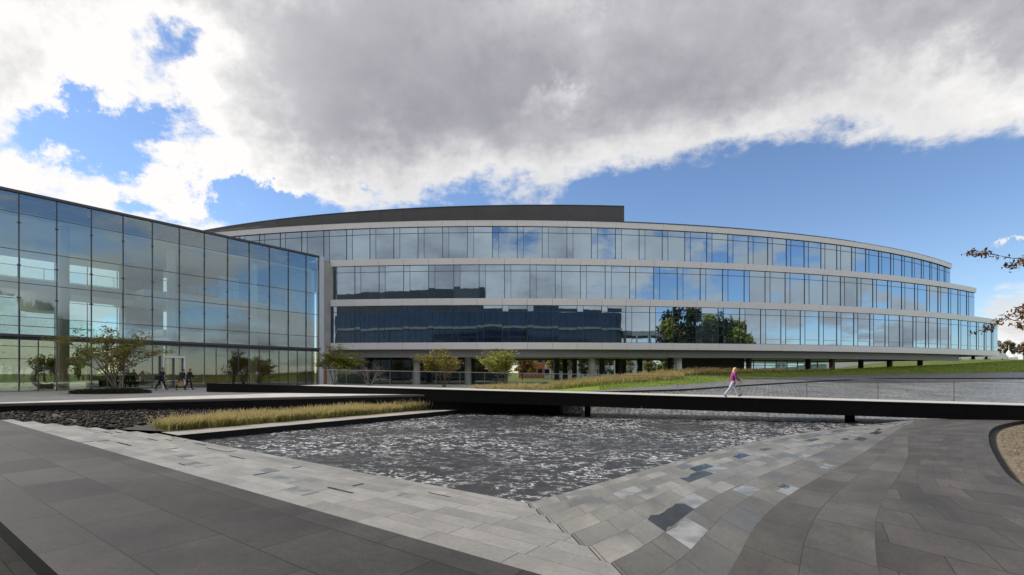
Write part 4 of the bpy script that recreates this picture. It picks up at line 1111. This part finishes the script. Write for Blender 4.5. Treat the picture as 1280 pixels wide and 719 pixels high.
    def face(bm):
        bmesh.ops.create_uvsphere(bm, u_segments=18, v_segments=14, radius=1, matrix=Matrix.Translation(hc) @ Matrix.Rotation(head_down*.35, 4, 'Y') @ Matrix.Diagonal((.098*k, .077*k, .118*k, 1)))
        def lump(p, r, sc=(1, 1, 1)):
            bmesh.ops.create_uvsphere(bm, u_segments=8, v_segments=6, radius=r*k, matrix=Matrix.Translation(hc+V(p)*k) @ Matrix.Diagonal((*sc, 1)))
        lump((.096, 0, -.012), .017, (1.1, .7, 1.3)); lump((.084, 0, -.055), .016, (.5, 1.2, .4)); lump((.052, 0, -.092), .03, (.9, 1, .7))
        for sd in (1, -1): lump((.088, .032*sd, .01), .012); lump((-.005, .078*sd, -.01), .022, (.8, .4, 1.3))
    skin_mesh('body', J, E, cmat('skin', (.52, .32, .24), .55), t, 2, face)
    # jacket or coat over torso and arms
    j = {q: (J[q][0], tuple(r*1.28+.016 for r in (J[q][1] if isinstance(J[q][1], tuple) else (J[q][1], J[q][1])))) for q in ('waist', 'chest', 'top', 's1', 'e1', 'w1', 's-1', 'e-1', 'w-1')}
    j['s1'] = (j['s1'][0], (.078*k, .078*k)); j['s-1'] = (j['s-1'][0], (.078*k, .078*k)); hp = up(V((0, 0, .80-skirt))); j['hem'] = (hp, (.185*k*bulk, .185*k*bulk)); j['col'] = (up(nk-V((0, 0, .03))), .088*k)
    ed = [('waist', 'hem'), ('waist', 'chest'), ('chest', 'top'), ('top', 'col'), ('top', 's1'), ('s1', 'e1'), ('e1', 'w1'), ('top', 's-1'), ('s-1', 'e-1'), ('e-1', 'w-1')]
    if hood: j['hood'] = (up(nk+V((-.10, 0, -.02))), .085*k); ed.append(('col', 'hood'))
    skin_mesh('jacket', j, ed, top, t, 2)
    j = {}; ed = []
    j['pelvis'] = (J['pelvis'][0], .14*k*bulk); j['wb'] = (up(V((0, 0, 1.02))), .12*k*bulk); ed.append(('pelvis', 'wb'))
    for s in ('1', '-1'):
        j['h'+s] = (J['h'+s][0], .108*k); j['k'+s] = (J['k'+s][0], .076*k); j['c'+s] = (J['c'+s][0], .07*k); j['a'+s] = (J['a'+s][0], .055*k)
        ed += [('pelvis', 'h'+s), ('h'+s, 'k'+s), ('k'+s, 'c'+s), ('c'+s, 'a'+s)]
    skin_mesh('trousers', j, ed, trousers, t, 2)
    for s in ('1', '-1'):
        a_, t_ = J['a'+s][0], J['t'+s][0]; j = {'a': (a_-V((.02, 0, .028*k)), .047*k), 'm': (a_.lerp(t_, .6), .047*k), 't': (t_+(t_-a_).normalized()*.05*k, .036*k)}
        skin_mesh('shoe', j, [('a', 'm'), ('m', 't')], cmat('shoe_black', (.02, .02, .022), .5), t, 1)
    bm = bmesh.new(); rot = Matrix.Translation(hc) @ Matrix.Rotation(head_down*.35, 4, 'Y')
    bmesh.ops.create_uvsphere(bm, u_segments=18, v_segments=12, radius=1, matrix=rot @ Matrix.Translation((-.018*k, 0, .018*k)) @ Matrix.Diagonal((.104*k, .088*k, .118*k, 1)))
    inv = rot.inverted()
    bmesh.ops.delete(bm, geom=[f for f in bm.faces if (inv @ f.calc_center_median()).x > .03*k and (inv @ f.calc_center_median()).z < .07*k or (inv @ f.calc_center_median()).z < (-.07 if not longhair else -.2)*k], context='FACES')
    if longhair:
        bmesh.ops.create_uvsphere(bm, u_segments=12, v_segments=10, radius=1, matrix=rot @ Matrix.Translation((-.06*k, 0, -.10*k)) @ Matrix.Diagonal((.07*k, .085*k, .15*k, 1)))
    me = bpy.data.meshes.new('hair'); bm.to_mesh(me); bm.free(); me.materials.append(MAT[hair]); me.polygons.foreach_set('use_smooth', [True]*len(me.polygons))
    o = bpy.data.objects.new('hair', me); C.objects.link(o); o.parent = t
    t.location = (x, y, z); t.rotation_euler.z = rz
    return t, [Matrix.Rotation(rz, 4, 'Z') @ up(h[1])+V((x, y, z)) for h in hands]
cmat('coat_magenta', (.25, .03, .16)); cmat('jeans_pale', (.42, .46, .56)); cmat('suit_navy', (.022, .024, .04)); cmat('jacket_blue', (.025, .035, .08)); cmat('trousers_black', (.014, .014, .018))
cmat('hair_blond', (.62, .46, .22), .5); cmat('hair_dark', (.03, .02, .015), .5); cmat('bag_tan', (.48, .30, .12), .6); cmat('coat_black', (.016, .016, .02))
sg = 34.8; p = bp(sg, .75)
person('person in magenta jacket and pale jeans walking on the footbridge', p.x, p.y, bz(sg)+.012, -.1, 1.66, ((27, 4), (-27, 12)), ((-14, 30), (18, 35)), 'coat_magenta', 'jeans_pale', 'hair_blond', True, .08, .07, 1.0, 'people walking on the site', True, .6)
G = 'people walking on the site'
def gp(px, Y): return at(px, Y), Y
x, y = gp(202, 38)
person('person in dark navy suit with shoulder bag, tallest and leftmost of three walkers', x, y, 0, .15, 1.80, ((19, 3), (-24, 10)), ((-12, 25), (14, 40)), 'suit_navy', 'trousers_black', 'hair_dark', False, .06, .07, 1.06, G, False, 0)
def bag(name, label, c, w, h, d, mat, rz, strap):
    t = thing(name, label, 'bag', loc=(c.x, c.y, c.z)); e = MB()
    e.hexa([(c.x-w/2, c.y-d/2, c.z-h), (c.x+w/2, c.y-d/2, c.z-h), (c.x+w/2, c.y+d/2, c.z-h), (c.x-w/2, c.y+d/2, c.z-h), (c.x-w*.45, c.y-d*.35, c.z), (c.x+w*.45, c.y-d*.35, c.z), (c.x+w*.45, c.y+d*.35, c.z), (c.x-w*.45, c.y+d*.35, c.z)])
    e.build('body', mat, t); e = MB()
    e.tube([(c.x-w*.3, c.y, c.z-.01), (c.x-w*.2, c.y, c.z+strap*.9), (c.x, c.y, c.z+strap), (c.x+w*.2, c.y, c.z+strap*.9), (c.x+w*.3, c.y, c.z-.01)], .014, 6); e.build('handle', mat, t)
bag('shoulder_bag', 'dark shoulder bag on the back of the tallest walker', Vector((x-.13, y-.27, 1.15)), .34, .36, .13, 'coat_black', 0, .16)
x, y = gp(226, 38.6)
_, hd = person('person in blue jacket holding a tan bag, middle of three walkers', x, y, 0, -.1, 1.70, ((20, 4), (-20, 10)), ((-8, 20), (-6, 18)), 'jacket_blue', 'trousers_black', 'hair_dark', False, .05, .16, 1.1, G, False, .8)
h = min(hd, key=lambda v: v.y); bag('tote_bag', 'tan bag held by the walker in blue jacket', Vector((h.x, h.y, h.z-.10)), .42, .34, .14, 'bag_tan', 0, .12)
x, y = gp(236.5, 38.9)
person('person in black knee-length coat, rightmost of three walkers by the pavilion', x, y, 0, .1, 1.72, ((14, 3), (-17, 10)), ((16, 50), (-10, 25)), 'coat_black', 'trousers_black', 'hair_dark', False, .22, .05, .98, G, False, .3)

# ------------------------------------------------------------------ sky, sun, camera
sc = bpy.context.scene
w = bpy.data.worlds.new('World'); sc.world = w; w.use_nodes = True; t = w.node_tree
bg = t.nodes['Background']
SUN_EL, SUN_V = math.radians(37), Vector((-.966, .26)).normalized()
sky = N(t, 'ShaderNodeTexSky', sky_type='NISHITA'); sky.sun_disc = False; sky.sun_elevation = SUN_EL
sky.sun_rotation = math.atan2(SUN_V.x, SUN_V.y); sky.air_density = 1.0; sky.dust_density = .1; sky.ozone_density = 3.0
g = coords(t, 'Generated'); sx = t.nodes.new('ShaderNodeSeparateXYZ'); t.links.new(g, sx.inputs[0])
X, Y, Z = sx.outputs
def mr(v, a, b, c=0., d=1., smooth=True):
    n = t.nodes.new('ShaderNodeMapRange'); n.interpolation_type = 'SMOOTHSTEP' if smooth else 'LINEAR'
    t.links.new(v, n.inputs[0])
    for i, q in enumerate((a, b, c, d)): n.inputs[i+1].default_value = q
    return n.outputs[0]
def fmix(f, a, b):
    n = t.nodes.new('ShaderNodeMix'); n.data_type = 'FLOAT'
    for s_, v in ((n.inputs[0], f), (n.inputs[2], a), (n.inputs[3], b)):
        if isinstance(v, (int, float)): s_.default_value = v
        else: t.links.new(v, s_)
    return n.outputs[0]
m = lambda op, a, b=None, c=None: math_(t, op, a, b, c)
zz = m('ADD', m('MAXIMUM', Z, 0.), .16)
cx_ = t.nodes.new('ShaderNodeCombineXYZ'); t.links.new(m('DIVIDE', X, zz), cx_.inputs[0]); t.links.new(m('DIVIDE', Y, zz), cx_.inputs[1]); cx_.inputs[2].default_value = 4.3
n1 = noise(t, cx_.outputs[0], 1.25, 10, .62)
n2 = noise(t, cx_.outputs[0], .8, 6, .55)
n3 = noise(t, g, 5.5, 8, .6)
yy = m('MAXIMUM', Y, .22)
u = m('DIVIDE', X, yy); v = m('DIVIDE', Z, yy)
b1 = m('SUBTRACT', v, m('ADD', .36, m('MULTIPLY', u, .11)))
b1 = m('MINIMUM', m('MAXIMUM', m('MULTIPLY', b1, 2.6), -.45), .42)
left = mr(u, -.85, -.15)
b1 = fmix(left, m('ADD', .11, m('MULTIPLY', m('SUBTRACT', n3, .5), 1.1)), b1)
# bank of low cumulus at the far right
dx = m('DIVIDE', m('SUBTRACT', u, 1.12), .22); dy = m('DIVIDE', m('SUBTRACT', v, .10), .15)
gb = m('EXPONENT', m('MULTIPLY', m('ADD', m('MULTIPLY', dx, dx), m('MULTIPLY', dy, dy)), -1.))
b1 = m('ADD', b1, m('MULTIPLY', gb, .62))
bb = fmix(mr(Y, -.05, .25), fmix(mr(X, -.1, .9), .26, .03), b1)
n4 = noise(t, g, 9., 9, .68)
uw = m('ADD', u, m('MULTIPLY', m('SUBTRACT', n1, .5), .7)); vw = m('ADD', v, m('MULTIPLY', m('SUBTRACT', n4, .5), .34))
def blob(pu, pv, ru, rv, amp):
    a = m('DIVIDE', m('SUBTRACT', uw, pu), ru); b_ = m('DIVIDE', m('SUBTRACT', vw, pv), rv)
    return m('MULTIPLY', m('EXPONENT', m('MULTIPLY', m('ADD', m('MULTIPLY', a, a), m('MULTIPLY', b_, b_)), -1.)), amp)
front = mr(Y, .15, .4)
def blobs(lst):
    o = blob(*lst[0])
    for q in lst[1:]: o = m('ADD', o, blob(*q))
    return m('MULTIPLY', o, front)
bb = m('ADD', bb, blobs([(-.86, .50, .22, .07, -.50), (-.63, .70, .10, .08, -.26), (-.50, .35, .18, .03, -.26), (-1.02, .36, .16, .10, .22), (-.66, .47, .16, .08, .10), (-.78, .34, .07, .05, -.28), (-.42, .62, .22, .15, .28), (1.02, .27, .12, .02, .5)]))
dens = m('ADD', m('ADD', m('MULTIPLY', m('SUBTRACT', n1, .5), 1.25), m('ADD', m('MULTIPLY', m('SUBTRACT', n3, .5), .45), m('MULTIPLY', m('SUBTRACT', n4, .5), .42))), bb)
alpha = mr(dens, -.05, .13)
thick = mr(dens, .05, .60)
shade = m('ADD', m('ADD', m('MULTIPLY', thick, .60), m('MULTIPLY', m('SUBTRACT', n2, .5), .9)), m("MULTIPLY", m("SUBTRACT", n3, .5), .5))
shade = m('ADD', shade, fmix(mr(Y, -.05, .25), .22, m('MULTIPLY', m('SUBTRACT', left, .5), .34)))
shade = m('ADD', shade, blobs([(.40, .60, .42, .10, .15), (-.05, .52, .28, .10, .10), (-.66, .58, .30, .22, -.30), (.90, .60, .26, .07, -.30), (.14, .545, .05, .035, -.40), (.10, .74, .3, .06, -.15), (-.95, .38, .2, .1, -.15)]))
shade = m('MINIMUM', m('MAXIMUM', shade, 0.), 1.)
cloud = ramp(t, shade, [(0., (.72, .71, .70)), (.28, (.58, .575, .575)), (.62, (.39, .385, .41)), (1., (.25, .248, .28))])
skyc = mixc(t, 1., sky.outputs[0], (.100, .103, .112), 'MULTIPLY')
col_ = mixc(t, alpha, skyc, cloud)
t.links.new(col_, bg.inputs['Color']); bg.inputs['Strength'].default_value = 1.

sl = bpy.data.lights.new('sun', 'SUN'); sl.energy = 3.6; sl.angle = math.radians(.6); sl.color = (1., .95, .87)
so = bpy.data.objects.new('sun', sl); C.objects.link(so)
d = Vector((SUN_V.x*math.cos(SUN_EL), SUN_V.y*math.cos(SUN_EL), math.sin(SUN_EL)))
so.rotation_euler = d.to_track_quat('Z', 'Y').to_euler()

cd = bpy.data.cameras.new('camera'); cam = bpy.data.objects.new('camera', cd); C.objects.link(cam)
cam.location = (0, 0, H); cam.rotation_euler = (math.radians(90), 0, 0)
cd.sensor_width = 36; cd.lens = 36*F/1280; cd.shift_y = (467-359.5)/1280; cd.clip_end = 3000; cd.clip_start = .1
sc.camera = cam
sc.view_settings.view_transform = 'Standard'; sc.view_settings.look = 'None'; sc.view_settings.exposure = .48; sc.view_settings.gamma = 1.
sc.cycles.max_bounces = 8; sc.cycles.transparent_max_bounces = 24; sc.cycles.glossy_bounces = 4; sc.cycles.diffuse_bounces = 3
sc.cycles.sample_clamp_indirect = 6.; sc.cycles.caustics_reflective = False
